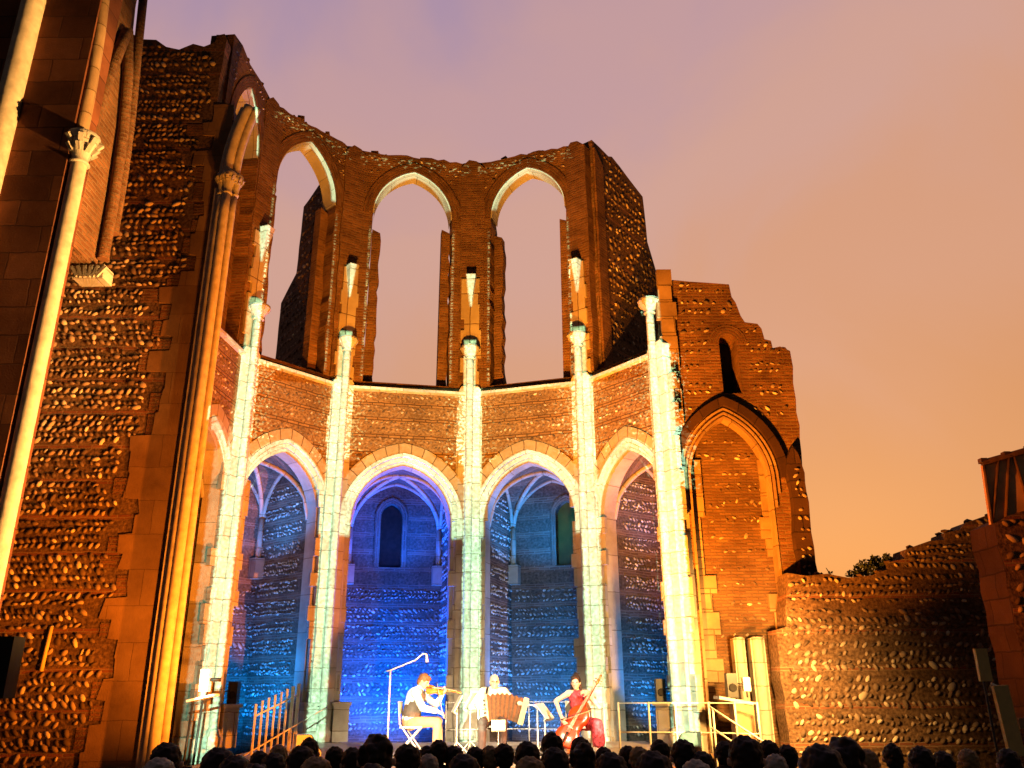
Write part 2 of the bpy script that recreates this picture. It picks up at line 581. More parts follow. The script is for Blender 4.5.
def pebbles(mb, fr, u0, u1, z0, z1, ok, n=0.0, pitch=.17, row=.15, period=.66, bandf=.26, size=.062, mi=1, h=.045, miss=.06, tilt=.7):
    z = math.floor(z0 / period) * period
    k = 0
    while z < z1:
        rows = max(1, int(period * (1 - bandf) / row + random.choice((-.35, 0, 0, .35))))
        bsz = random.uniform(.86, 1.14)
        for r in range(rows):
            zz = z + period * bandf + (r + .5) * period * (1 - bandf) / rows
            if not z0 < zz < z1:
                continue
            k += 1
            sgn = random.choice((1, 1, -1)) if k % 2 else random.choice((-1, -1, 1))
            if random.random() < .25:
                sgn *= .3
            u = u0 + random.random() * pitch
            f1, f2 = random.random() * 6, random.uniform(.6, 1.4)
            while u < u1:
                big = random.random() < .07
                sc = bsz * random.uniform(.62, 1.2) * (1.35 if big else 1)
                uu = u + pitch * .5 * sc
                z2 = zz + random.uniform(-.22, .22) * row + .025 * math.sin(uu * f2 + f1)
                u += pitch * sc * random.uniform(.95, 1.25)
                if random.random() < .03:
                    u += random.uniform(.1, .5)
                if random.random() < miss or not ok(uu, z2):
                    continue
                pebble(mb, fr, uu, z2, n - random.uniform(0, .25) * h, size * sc * random.uniform(1.0, 1.45), size * sc * random.uniform(.55, .82), sgn * tilt + random.uniform(-.4, .4), h * random.uniform(.6, 1.2), mi)
        z += period


def loose_stones(mb, fr, poly, depth, zmin, mi=0):
    for i in range(len(poly)):
        a, b = poly[i], poly[(i + 1) % len(poly)]
        d = math.hypot(b[0] - a[0], b[1] - a[1])
        if d < .02 or min(a[1], b[1]) < zmin or abs(b[1] - a[1]) > 1.6 * abs(b[0] - a[0]):
            continue
        for k in range(max(1, int(d / .13))):
            if random.random() < .3:
                continue
            t = random.random()
            c = fr.pt(a[0] + (b[0] - a[0]) * t, -random.uniform(.05, depth), a[1] + (b[1] - a[1]) * t + random.uniform(-.03, .04))
            bm = bmesh.new()
            bmesh.ops.create_icosphere(bm, subdivisions=1, radius=1)
            sc = Vector((random.uniform(.05, .13), random.uniform(.05, .11), random.uniform(.035, .08)))
            rt = Rz(random.uniform(0, 180))
            for v in bm.verts:
                v.co = c + rt @ Vector(v.co[j] * sc[j] * random.uniform(.75, 1.15) for j in range(3))
            for f in bm.faces:
                mb.face([v.co.copy() for v in f.verts], [(random.random(), .5)] * 3, mi)
            bm.free()


def inside(p, poly):
    x, y = p
    c = False
    for i in range(len(poly)):
        x1, y1 = poly[i]
        x2, y2 = poly[i - 1]
        if (y1 > y) != (y2 > y) and x < (x2 - x1) * (y - y1) / (y2 - y1) + x1:
            c = not c
    return c


# ---------------------------------------------------------------- ground and stage
g = MB()
g.face([(-900, -900, 0), (900, -900, 0), (900, 900, 0), (-900, 900, 0)])
tag(g.build('ground', 'ground'), 'trodden earth ground of the roofless nave', kind='structure')

stage = thing('stage', 'low boarded concert stage in front of the apse arches', 'stage', (-1.2, 14, 0))
MB().box((-1.05, 15.9, .57), (7.6, 6.2, .1)).build('stage_deck', 'stage', stage)
MB().box((-1.05, 12.86, .26), (7.5, .03, .52)).build('stage_skirt', 'skirt', stage)

# ---------------------------------------------------------------- the apse
PV = [(-6.12, 15.25), (-5.92, 17.5), (-4.195, 19.43), (-1.084, 20.06), (1.687, 19.23), (3.217, 17.29)]
CEN = (-1.25, 15.4)
SILL, RIM, CAPZ = 8.78, 15.95, 9.9
# per bay: lower arch (centre, half width, rise, springing), upper arch or None
LOWER = [(1.18, .84, 1.2, 5.55), (1.25, 1.0, 1.36, 5.50), (1.575, 1.2, 1.42, 5.46), (1.47, 1.12, 1.42, 5.50), (1.30, .94, 1.36, 5.42)]
UPPER = [(1.18, .78, 1.5, 13.95), (1.20, .92, 1.55, 13.9), (1.55, 1.10, 1.45, 14.0), (1.53, 1.08, 1.45, 14.05), None]
BAYS = [Frame(PV[i], PV[i + 1], .15, CEN) for i in range(5)]

apse = thing('ruined_apse', 'tall roofless polygonal brick apse with open pointed windows above lit arches', 'ruined apse', (-1.25, 17.5, 0))


def jag(u0, u1, z, amt=.13, step=.17):
    """uneven broken top edge from u1 back to u0"""
    n = max(2, int((u1 - u0) / step))
    return [(u1 + (u0 - u1) * i / n, z + random.uniform(-amt, amt * .6)) for i in range(n + 1)]


for i, fr in enumerate(BAYS):
    A = LOWER[i]
    W = fr.L
    # lower wall with the arched mouth of a chapel: one slab notched from below
    o_ = arch(*A, off=.25)
    ol = A[0] - A[1] - .25
    orr = A[0] + A[1] + .25
    poly = [(-.06, 0), (ol, 0), (ol, 2), (ol, 4), (ol, 5)] + o_ + [(orr, 5), (orr, 4), (orr, 2), (orr, 0), (W + .06, 0), (W + .06, SILL), (-.06, SILL)]
    mb = MB()
    slab(mb, fr, [poly], 0, -.5)
    hood = arch(A[0], A[1], A[2], A[3], .54)
    if i > 0:
        def ok(u, z, hood=hood, A=A, W=W):
            if u < .40 or u > W - .40:
                return False
            if z < A[3] + .1:
                return False
            return not inside((u, z), hood + [(hood[-1][0], 0), (hood[0][0], 0)])
        pebbles(mb, fr, .3, W - .3, 5.5, SILL - .12, ok, pitch=.115, row=.105, period=.42, bandf=.36, size=.042, h=.03, miss=.2)
    else:
        pebbles(mb, fr, .5, W - .45, 7.1, SILL - .1, lambda u, z: True, pitch=.115, row=.105, period=.42, bandf=.36, size=.042, h=.03, miss=.2)
    mb.build('bay_wall', ('spandrel', 'pebble'), apse)
    # string course and sloped brick sill
    mb = MB()
    q = [(.08, SILL), (.08, SILL + .07), (-.02, SILL + .1), (-.02, SILL)]
    for a, b in zip(q, q[1:]):
        mb.face([fr.pt(-.03, a[0], a[1]), fr.pt(W + .03, a[0], a[1]), fr.pt(W + .03, b[0], b[1]), fr.pt(-.03, b[0], b[1])])
    mb.face([fr.pt(-.03, .08, SILL), fr.pt(W + .03, .08, SILL), fr.pt(W + .03, -.02, SILL - .05), fr.pt(-.03, -.02, SILL - .05)])
    mb.build('string_course', 'ashlar', apse)
    mb = MB()
    slab(mb, fr, [[(-.04, SILL + .002), (W + .04, SILL + .002), (W + .04, SILL + .26), (-.04, SILL + .26)]], -.10, -.62)
    mb.build('brick_sill', 'brick', apse)
    # arch mouldings and voussoirs
    root = MB()
    band(root, fr, A, .19, .28, .05, -.32, 0)
    band(root, fr, A, .09, .19, -.05, -.36, 0)
    band(root, fr, A, 0, .09, -.13, -.50, 0)
    mo = root.build('arch_moulding', 'ashlar', apse)
    hb = MB()
    band(hb, fr, A, .29, .53, .035, -.1)
    hb.build('voussoirs', 'voussoir', mo)

# clerestory
for i, fr in enumerate(BAYS[:4]):
    U = UPPER[i]
    W = fr.L
    z0 = SILL + .26
    top = jag(-.08, W + .08, RIM, .06) if i else [(W + .08, RIM), (1.6, RIM + .02), (.9, RIM - .05), (.4, RIM + .08), (-.05, RIM)]
    hole = [(U[0] - U[1], z0)] + [(U[0] - U[1] + random.uniform(-.04, .03), z0 + (U[3] - z0) * k / 22) for k in range(1, 22)] + arch(*U) + \
           [(U[0] + U[1] + random.uniform(-.04, .03), z0 + (U[3] - z0) * k / 22) for k in range(21, 0, -1)] + [(U[0] + U[1], z0)]
    poly = [(-.08, z0)] + hole + [(W + .08, z0)] + top
    mb = MB()
    slab(mb, fr, [poly], -.1, -.66)
    pebbles(mb, fr, .05, W - .05, 14.2, RIM - .1,
            lambda u, z, U=U: not inside((u, z), arch(*U, off=.32) + [(U[0] + U[1] + .3, 0), (U[0] - U[1] - .3, 0)]),
            n=-.1, pitch=.13, row=.12, period=.36, bandf=.3, size=.04, h=.03, miss=.35)
    for k in range(int(W / .16)):
        mb.box(fr.pt(.16 * k + random.uniform(0, .12), -.1 - random.uniform(.06, .5), RIM + random.uniform(-.05, .05)),
               (random.uniform(.08, .24), random.uniform(.08, .2), random.uniform(.06, .14)), Matrix.Rotation(random.uniform(-.3, .3), 3, 'X') @ Rz(random.uniform(0, 180)))
    wall = mb.build('window_wall', ('brick', 'pebble'), apse)
    mb = MB()
    band(mb, fr, U, .0, .26, -.07, -.3)
    mb.build('window_arch', 'brick', wall)
    mb = MB()
    band(mb, fr, U, -.035, .0, -.13, -.655)
    mb.build('added_soffit_band', 'ashlar', wall)  # pale band added so the soffit shows the projected white
    for side in (-1, 1):
        # the inner brick order that survives up to the springing
        x0 = U[0] + side * U[1]
        x1 = U[0] + side * (U[1] - .27)
        a, b = min(x0, x1), max(x0, x1)
        zt = (13.55 if side < 0 else 13.75) - (.0 if i else 1)
        jl = [(a, z0), (b, z0)] + [(b + random.uniform(-.05, .02), z0 + (zt - z0) * k / 18) for k in range(1, 18)] + [(b - .03, zt), (a + .02, zt + .1)]
        mb = MB()
        slab(mb, fr, [jl], -.42, -.68)
        mb.build('window_jamb', 'brick', wall)

# pilasters with slender shafts, capitals and the stumps of the lost vault
for i in range(1, 6):
    p = Vector(PV[i])
    d = (Vector(CEN) - p).normalized()
    e = Vector((-d.y, d.x))
    if e.x < 0:
        e = -e
    fr = Frame(p, p + e, .13, CEN)
    mb = MB()
    hw = .27 if i < 5 else .30
    poly = [(-hw, 0), (hw, 0), (hw, SILL + .12), (hw - .06, SILL + .22), (-hw + .06, SILL + .22), (-hw, SILL + .12)]
    slab(mb, fr, [rough(poly, .36, .012)], .13, -.25)
    # toothed ashlar blocks bonding the pilaster into the wall
    z = .0
    while z < SILL - .5:
        hgt = random.uniform(.30, .44)
        for s in (-1, 1):
            w = random.choice((.03, .08, .14, .20))
            c = fr.pt(s * (hw + w / 2), .0, z + hgt / 2)
            mb.box(c, (w, .11, hgt - .012), Matrix.Rotation(math.atan2(e.y, e.x), 3, 'Z'))
        z += hgt
    pil = mb.build('pilaster', 'ashlar', apse)
    c = fr.pt(0, .19, 0)
    mb = MB()
    nseg = 26
    mb.tube([(c.x, c.y, CAPZ * k / nseg - .12 * (k == nseg)) for k in range(nseg + 1)], .095, 12)
    mb.lathe((c.x, c.y, .62), [(.2, 0), (.2, .2), (.16, .24), (.13, .32), (.095, .36)])
    mb.build('shaft', 'ashlar', pil)
    mb = MB()
    mb.lathe((c.x, c.y, CAPZ - .2), [(.10, 0), (.14, .02), (.105, .05), (.14, .12), (.21, .22), (.25, .30), (.25, .36), (.2, .37)], 16)
    for k in range(10):
        t = 2 * math.pi * k / 10
        q = Vector((c.x + .21 * math.cos(t), c.y + .21 * math.sin(t), CAPZ + .05 + .03 * (k % 2)))
        mb.box(q, (.07, .05, .10), Matrix.Rotation(t, 3, 'Z') @ Matrix.Rotation(.5, 3, 'Y'))
    mb.build('capital', 'ashlar', pil)
    if i < 5:
        mb = MB()
        poly = [(-.25, SILL + .24), (.25, SILL + .24)]
        zz = SILL + .24
        up = []
        while zz < 12.0:
            w1, w2, z_ = random.choice((.18, .22, .27)), random.choice((.18, .22, .27)), zz
            zz += random.uniform(.28, .42)
            poly += [(w1, z_ + .005), (w1, zz)]
            up = [(-w2, zz), (-w2, z_ + .005)] + up
        slab(mb, fr, [poly + up], .06, -.3)
        mb.build('upper_pilaster', 'voussoir', pil)
        mb = MB()
        w = .13
        t0, t1 = 12.15, 11.25
        tri = [fr.pt(-w, .06, t0), fr.pt(w, .06, t0), fr.pt(0, .07, t1)]
        fr_ = [fr.pt(-w, .30, t0), fr.pt(w, .30, t0), fr.pt(0, .09, t1)]
        mb.face(fr_)
        mb.face([tri[0], fr_[0], fr_[2], tri[2]])
        mb.face([fr_[1], tri[1], tri[2], fr_[2]])
        mb.face([tri[0], tri[1], fr_[1], fr_[0]])
        mb.build('vault_springer', 'ashlar', pil)
    # brick pier between the windows
    if i < 5:
        mb = MB()
        hw2 = .33
        poly = [(-hw2, SILL + .27), (hw2, SILL + .27)] + [(hw2 + random.uniform(-.02, .02), SILL + .27 + .4 * k) for k in range(1, 17)] + \
               [(hw2, RIM - .25), (.1, RIM - .02), (-.12, RIM + .03), (-hw2, RIM - .2)] + [(-hw2 + random.uniform(-.02, .02), SILL + .27 + .4 * k) for k in range(16, 0, -1)]
        slab(mb, fr, [poly], .0, -.5)
        mb.build('window_pier', 'brick', apse)
    # buttress behind
    if i in (2, 3, 4):
        rad = -d
        bf = Frame(p, p + rad, 0)
        if i == 4:
            prof = [(.42, 0), (4.1, 0), (3.95, 13.0), (3.35, 14.1), (3.25, 15.6), (1.5, 16.05), (1.3, 15.95), (.42, 16.0)]
        else:
            prof = [(.42, 0), (4.15, 0), (4.05, 12.55), (3.0, 13.1), (2.9, 15.3), (.42, 15.7)]
        prof = rough(prof, .4, .02)
        bw = .40
        fr2 = Frame(p, p + rad)
        s2 = fr2.n.copy()
        mb = MB()
        slab(mb, fr2, [prof], bw, -bw)
        rev = Frame(p, p + rad)
        rev.n = -rev.n
        for f2 in (fr2, rev):
            pebbles(mb, f2, .9, 4.0, 8.9, 15.9, lambda u, z, prof=prof: inside((u + .12, z), prof) and inside((u, z + .15), prof),
                    n=bw, pitch=.19, row=.16, period=.6, bandf=.14, size=.07, h=.04)
        bo = mb.build('buttress', ('flint', 'pebble'), apse)
        mb = MB()
        slab(mb, fr2, [rough([(.44, SILL), (.86, SILL), (.86, 15.35), (.44, 15.75)], .25, .02)], bw + .06, -bw - .06)
        mb.build('buttress_quoins', 'brick', bo)
        if i == 4:
            tag(bo, 'buttress with one bare pebble side and a sloped broken top')

# chapels opening behind the arches
CH_D = 2.55
for i, fr in enumerate(BAYS):
    if i == 0:
        A = LOWER[0]
    A = LOWER[i]
    sc, a = A[0], A[1] + .08
    n0, n1 = -.5, -CH_D
    zs, h = A[3], A[2] + .1
    chap = bpy.data.objects.new('chapel', None)
    C.objects.link(chap)
    attach(chap, apse)
    win = None
    if i in (1, 2, 3, 4):
        wc = sc + (-.10 if i == 2 else .35 if i == 3 else 0)
        win = (wc, .29, .38, 6.05)
    mb = MB()
    T = .2
    # side walls
    for s in (-1, 1):
        sf = Frame((fr.pt(sc + s * a, n0, 0)).xy, (fr.pt(sc + s * a, n1, 0)).xy, 0, (fr.pt(sc, (n0 + n1) / 2, 0)).xy)
        slab(mb, sf, [[(0, 0), (sf.L, 0), (sf.L, zs + h + .4), (0, zs + h + .4)]], 0, -T)
        if i in (1, 2, 3, 4):
            pebbles(mb, sf, .25, sf.L - .05, .7, zs + 1.0, lambda u, z: True, pitch=.10, row=.088, period=.46, bandf=.28, size=.042, h=.04, miss=.06)
    bf = Frame(fr.pt(0, n1, 0).xy, fr.pt(W, n1, 0).xy, 0, CEN)
    lo = [(sc - a - T, 0), (sc + a + T, 0), (sc + a + T, zs + h + .4), (sc - a - T, zs + h + .4)]
    loops = [lo]
    if win:
        loops.append([(win[0] - win[1], 4.72)] + arch(*win, seg=6) + [(win[0] + win[1], 4.72)])
    slab(mb, bf, loops, 0, -.4)
    if i in (1, 2, 3, 4):
        pebbles(mb, bf, sc - a + .05, sc + a - .05, .7, 4.3, lambda u, z: True, pitch=.10, row=.088, period=.46, bandf=.28, size=.042, h=.04, miss=.06)
    mb.build('chapel_wall', ('chapel', 'pale_pebble'), chap)
    if win:
        mb = MB()
        slab(mb, bf, [[(win[0] - win[1] - .02, 4.67)] + arch(*win, off=.03, seg=6) + [(win[0] + win[1] + .02, 4.67)]], -.22, -.3)
        wo = mb.build('window', 'olive_glow_glass' if i == 3 else 'glass', chap)
        mb = MB()
        band(mb, bf, win, 0, .16, .03, -.05, 4.72)
        mb.build('window_frame', 'chapel', wo)
    # groin vault
    def prof(x, half, rise):
        Rr = (half * half + rise * rise) / (2 * half)
        e_ = Rr - half
        return math.sqrt(max(0, Rr * Rr - (abs(x) + e_) ** 2))
    nd = (n0 - n1) / 2
    G = 16
    rows = []
    for gi in range(G + 1):
        n_ = n0 + (n1 - n0) * gi / G
        row_ = []
        for gj in range(G + 1):
            x = -a + 2 * a * gj / G
            zz = max(prof(x, a, h), prof(n_ - (n0 + n1) / 2, nd, h))
            row_.append(fr.pt(sc + x, n_, zs + zz))
        rows.append(row_)
    mb = MB()
    mb.grid(rows, smooth=True)
    mb.build('vault', 'chapel', chap)
    mb = MB()
    for s in (-1, 1):
        for q in (n0, n1):
            pts = []
            for k in range(13):
                t = k / 12
                x = s * a * (1 - t)
                n_ = q + ((n0 + n1) / 2 - q) * t
                pts.append(fr.pt(sc + x * .97, n_, zs + prof(x, a, h) - .02))
            mb.tube(pts, .062, 7)
        # wall ribs along the sides and back, and a corbel with a short shaft in the back corner
        pts = [fr.pt(sc + s * (a - .05), n1 + (n0 - n1) * k / 12, zs + prof((k / 12 - .5) * 2 * nd, nd, h) - .02) for k in range(13)]
        mb.tube(pts, .05, 7)
        c = fr.pt(sc + s * (a - .09), n1 + .09, 0)
        mb.tube([(c.x, c.y, 4.6), (c.x, c.y, zs + .25)], .075, 8)
        mb.box((c.x, c.y, 4.5), (.34, .34, .5), Matrix.Rotation(math.atan2(fr.e.y, fr.e.x), 3, 'Z'))
    pts = [fr.pt(sc - a + 2 * a * k / 16, n1 + .05, zs + prof(-a + 2 * a * k / 16, a, h) - .02) for k in range(17)]
    mb.tube(pts, .05, 7)
    mb.build('vault_ribs', 'ashlar', chap)
    cc = fr.pt(sc, -1.5, 0)
    if i > 0:
        pw = (0, 850, 3400, 900, 450)[i]
        src = fr.pt(sc, -.75, .72)
        tgt = fr.pt(sc, -2.5, 3.4)
        lamp('chapel_lamp', 'SPOT', tuple(src), tuple(tgt), pw, BLUE if i in (2,) else (0, .25, 1), .06, 150, .7)
        src = fr.pt(sc, -1.2, 4.3)
        lamp('vault_lamp', 'SPOT', tuple(src), tuple(fr.pt(sc, -1.7, 7)), (0, 520, 1000, 620, 120)[i], (0, .10, 1) if i == 2 else (.0, .27, 1), .05, 140, .8)

# ---------------------------------------------------------------- the mapping projector behind the audience
def projector():
    """one video projector standing behind the audience; its picture (bright bars on the pilasters, rings on the arches) is a function of
    the direction in which the light leaves the lens"""
    d = bpy.data.lights.new('mapping_projector', 'SPOT')
    d.energy, d.color, d.shadow_soft_size = PROJ_POWER, (.50, 1.0, .70), .01
    d.spot_size, d.spot_blend = R(80), .02
    o = bpy.data.objects.new('mapping_projector', d)
    C.objects.link(o)
    o.location = PROJ
    o.rotation_euler = (Vector((-1, 19, 9)) - Vector(PROJ)).to_track_quat('-Z', 'Y').to_euler()
    d.use_nodes = True
    nt = d.node_tree
    nt.nodes.clear()
    L = nt.links.new

    def N(t):
        return nt.nodes.new(t)

    def m(op, a, b=None, c=None):
        n = N('ShaderNodeMath')
        n.operation = op
        for k, v in enumerate((a, b, c)):
            if v is None:
                continue
            if isinstance(v, (int, float)):
                n.inputs[k].default_value = v
            else:
                L(v, n.inputs[k])
        return n.outputs[0]

    geo = N('ShaderNodeNewGeometry')
    sp = N('ShaderNodeSeparateXYZ')
    L(geo.outputs['Incoming'], sp.inputs[0])
    u = m('DIVIDE', sp.outputs[0], sp.outputs[1])
    v = m('DIVIDE', sp.outputs[2], sp.outputs[1])
    cb = N('ShaderNodeCombineXYZ')
    L(u, cb.inputs[0]); L(v, cb.inputs[1])

    def noise(sx, sy, det=2):
        mp = N('ShaderNodeVectorMath'); mp.operation = 'MULTIPLY'
        mp.inputs[1].default_value = (sx, sy, 0)
        L(cb.outputs[0], mp.inputs[0])
        n = N('ShaderNodeTexNoise')
        n.inputs['Scale'].default_value = 1
        n.inputs['Detail'].default_value = det
        L(mp.outputs[0], n.inputs['Vector'])
        return m('SUBTRACT', n.outputs['Fac'], .5)

    def step(a, b, x):
        n = N('ShaderNodeMapRange')
        n.inputs[1].default_value, n.inputs[2].default_value = a, b
        L(x, n.inputs[0])
        return n.outputs[0]

    px, py, pz = PROJ
    rag = noise(160, 300, 2)          # broken edge of the projected drawing
    rag2 = noise(60, 420, 1)
    terms, clean = [], []

    def bar(x0, x1, Y, z0, z1, gain=1.0, ragged=0.0, soft=.02, taper=0.0):
        D = Y - py
        uc, hw = ((x0 + x1) / 2 - px) / D, (x1 - x0) / 2 / D
        s = m('ABSOLUTE', m('SUBTRACT', u, uc))
        if ragged:
            s = m('MULTIPLY_ADD', rag, ragged / D, s)
        if taper:
            s = m('ADD', s, m('MULTIPLY', m('SUBTRACT', (z1 - pz) / D, v), taper))
        a = step(hw + soft / D, hw - soft / D, s)
        b = step((z0 - pz) / D, (z0 - pz + .05) / D, v)
        c = step((z1 - pz) / D, (z1 - pz - .05) / D, v)
        terms.append(m('MULTIPLY', m('MULTIPLY', a, b), m('MULTIPLY', c, gain)))

    dots = noise(330, 330, 1)

    def fringe(x0, x1, Y, z0, z1):
        # loose specks that thin out away from the pilaster
        D = Y - py
        uc, hw = ((x0 + x1) / 2 - px) / D, (x1 - x0) / 2 / D
        if x1 - x0 < 1:
            uc, hw = (x0 - px) / D, (x1 - x0) / D
        s_ = m('DIVIDE', m('ABSOLUTE', m('SUBTRACT', u, uc)), hw)
        th = m('MULTIPLY_ADD', s_, .26, -.10)
        k = step(.0, .06, m('SUBTRACT', m('MULTIPLY_ADD', rag2, .5, dots), th))
        k = m('MULTIPLY', k, step(1.0, .9, s_))
        if x1 - x0 < 1:
            k = m('MULTIPLY', k, step(-.02, 0, m('SUBTRACT', u, uc)))
        k = m('MULTIPLY', k, step((z0 - pz) / D, (z0 - pz + .05) / D, v))
        terms.append(m('MULTIPLY', k, m('MULTIPLY', step((z1 - pz) / D, (z1 - pz - .05) / D, v), .8)))

    # pilasters: the bar stops at the shaft on the side towards the middle of the apse
    for i, (x0, x1) in zip(range(1, 6), ((-.30, .10), (-.30, .10), (-.12, .32), (-.10, .32), (-.16, .34))):
        x, y = PV[i]
        bar(x + x0, x + x1, y, .3, SILL + .2, 1, .10)
        bar(x - .15, x + .15, y - .2, SILL, CAPZ + .35, .9, .04)
        # ragged fringe bleeding on to the courses either side
        if i > 1:
            fringe(x - .72, x + .72, y, 6.9, SILL - .02)
        else:
            fringe(x, x + .72, y, 6.9, SILL - .02)
        if i < 5:
            bar(x - .14, x + .14, y - .1, 11.2, 12.2, 1.0, .03, .02, .12)

    bar(-6.50, -5.95, 17.5, .4, 6.6, .16, .1)
    bar(-6.0, 3.2, 18.9, 7.0, SILL - .1, .19, 0, .1)
    for x0, x1, Y, gg in ((-5.5, -4.5, 18.4, .05), (-.9, 1.5, 19.7, .045), (1.9, 3.0, 18.4, .07)):
        bar(x0, x1, Y, .7, 6.3, gg, 0, .2)
    bar(3.40, 3.62, 17.2, 5.7, 7.1, .8, .5)
    bar(3.55, 3.80, 17.2, 5.6, 6.9, .6, 1.2)

    def local(fr, nn):
        """wall coordinates of the light ray where it meets the plane of a bay, nn in front of it"""
        ox, oy = fr.O.x + fr.n.x * nn - px, fr.O.y + fr.n.y * nn - py
        num = m('MULTIPLY_ADD', u, -oy, ox)
        den = m('MULTIPLY_ADD', u, fr.e.y, -fr.e.x)
        s = m('DIVIDE', num, den)
        t = m('MULTIPLY_ADD', s, fr.e.y, oy)
        z = m('MULTIPLY_ADD', v, t, pz)
        return s, z

    def ring(fr, A, r0, r1, zlo, gain, nn=0.0, ragged=0.0, side=0, smin=0.0):
        s, z = local(fr, nn)
        sc, a, h, zs = A
        Rr = (a * a + h * h) / (2 * a)
        e = Rr - a
        sx = m('SUBTRACT', s, sc)
        q = m('ADD', m('ABSOLUTE', sx), e)
        dz = m('MAXIMUM', m('SUBTRACT', z, zs), 0.0)
        r = m('SQRT', m('ADD', m('MULTIPLY', q, q), m('MULTIPLY', dz, dz)))
        r = m('ABSOLUTE', m('SUBTRACT', r, Rr + (r0 + r1) / 2))
        if ragged:
            r = m('MULTIPLY_ADD', rag, ragged, r)
        hw = (r1 - r0) / 2
        k = m('MULTIPLY', step(hw + .02, hw - .02, r), step(zlo - .05, zlo + .05, z))
        k = m('MULTIPLY', k, step(smin - .05, smin + .05, s))
        k = m('MULTIPLY', k, step(fr.L + .05, fr.L - .05, s))
        if side:
            k = m('MULTIPLY', k, step(-.25 * side, .25 * side, sx))
        terms.append(m('MULTIPLY', k, gain))

    for i in range(5):
        ring(BAYS[i], LOWER[i], .02, .29, 5.1, .85, nn=-.04, smin=.0 if i else 1.0)
    for i in range(1, 5):
        ring(BAYS[i], LOWER[i], .30, .50, 5.4, .2, nn=.03, ragged=.15)
    # the undersides of the window arches, drawn clean and white
    keep, terms = terms, clean
    for i, sd in zip(range(4), (1, 1, 0, -1)):
        if i == 3:
            sd = 0
        ring(BAYS[i], UPPER[i], -.17, -.02, 14.3 if i > 1 else 14.0, 1.0, nn=-.1, side=sd if i < 2 else 0, smin=0 if i else 1.1)
    terms = keep
    # broken glitter on the window edges, the wall top and the string course
    for i in (1, 2, 3):
        fr, U = BAYS[i], UPPER[i]
        s, z = local(fr, -.1)
        for sd in (-1, 1):
            w = m('ABSOLUTE', m('SUBTRACT', s, U[0] + sd * (U[1] + .04)))
            k = m('MULTIPLY', step(.06, .03, m('MULTIPLY_ADD', rag2, .25, w)), step(9.1, 9.2, z))
            k = m('MULTIPLY', k, step(13.7, 13.4, z))
            k = m('MULTIPLY', k, step(-.02, .1, rag2))
            terms.append(m('MULTIPLY', k, 2.6))
        w = m('ABSOLUTE', m('SUBTRACT', z, RIM - .28))
        k = m('MULTIPLY', step(.2, .1, w), step(.10, .16, m('ADD', rag, m('MULTIPLY', rag2, .5))))
        k = m('MULTIPLY', m('MULTIPLY', k, step(.0, .1, s)), step(fr.L, fr.L - .1, s))
        terms.append(m('MULTIPLY', k, 1.8))
    for i in range(5):
        fr = BAYS[i]
        s, z = local(fr, .08)
        k = m('MULTIPLY', step(.045, .03, m('ABSOLUTE', m('SUBTRACT', z, SILL + .03))), step(0 if i else 1.0, .05 if i else 1.05, s))
        k = m('MULTIPLY', k, step(fr.L, fr.L - .05, s))
        terms.append(m('MULTIPLY', k, .55))
    acc = terms[0]
    for t in terms[1:]:
        acc = m('MAXIMUM', acc, t)
    acc = m('MULTIPLY', acc, m('MAXIMUM', m('MULTIPLY_ADD', dots, 1.6, .85), .2))
    for t in clean:
        acc = m('MAXIMUM', acc, t)
    em = N('ShaderNodeEmission')
    L(acc, em.inputs['Strength'])
    out = N('ShaderNodeOutputLight')
    L(em.outputs[0], out.inputs[0])
    return o


projector()

# stone plinths flanking the chapel mouths
for (bi, u, s) in ((1, .34, 1), (1, 2.22, 1), (2, .42, 1), (4, 2.12, -1)):
    fr = BAYS[bi]
    mb = MB()
    mb.box(fr.pt(u, -.05, .98), (.34, .62, .74), Matrix.Rotation(math.atan2(fr.e.y, fr.e.x), 3, 'Z'))
    mb.box(fr.pt(u, -.05, 1.38), (.42, .72, .07), Matrix.Rotation(math.atan2(fr.e.y, fr.e.x), 3, 'Z'))
    mb.build('plinth', 'ashlar', apse)

# ---------------------------------------------------------------- chancel arch wall on the left
cw = thing('chancel_wall', 'high flint and brick wall with engaged column, left of the apse', 'ruined wall', (-7.5, 15, 0))
fr = Frame((-12, 14.9), (-5.9, 14.9), 0, (-8, 0))
X = lambda x: x + 12
top = [(X(-6.02), 0), (X(-6.02), 13.55), (X(-6.12), 13.72), (X(-6.42), 13.78), (X(-6.45), 14.4), (X(-6.40), 15.5), (X(-6.47), 15.66), (X(-6.62), 15.62), (X(-6.66), 15.42),
       (X(-6.9), 15.3), (X(-7.15), 15.38), (X(-7.45), 15.22), (X(-7.75), 15.30), (X(-8.0), 15.5), (X(-8.35), 15.52), (X(-8.6), 15.7), (X(-9.4), 15.6), (X(-11.9), 15.8), (X(-11.9), 0)]
top = rough(top, .35, .02)
mb = MB()
slab(mb, fr, [top], 0, -.75)
# stepped edge of the dressed stone next to the column
edge = []
z = 0
while z < 13.5:
    hgt = random.uniform(.28, .5)
    base = X(-6.02) - (.92 if z < 6 else .78 if z < 9 else .5)
    edge.append((z, z + hgt, base + random.choice((-.22, -.12, -.04, .06, .14))))
    z += hgt


def in_flint(u, z):
    if not inside((u, z + .1), top) or not inside((u + .1, z), top):
        return False
    for a, b, x in edge:
        if a <= z < b:
            return u < x - .28 - .1 * math.sin(z * 3)
    return u < X(-6.6)


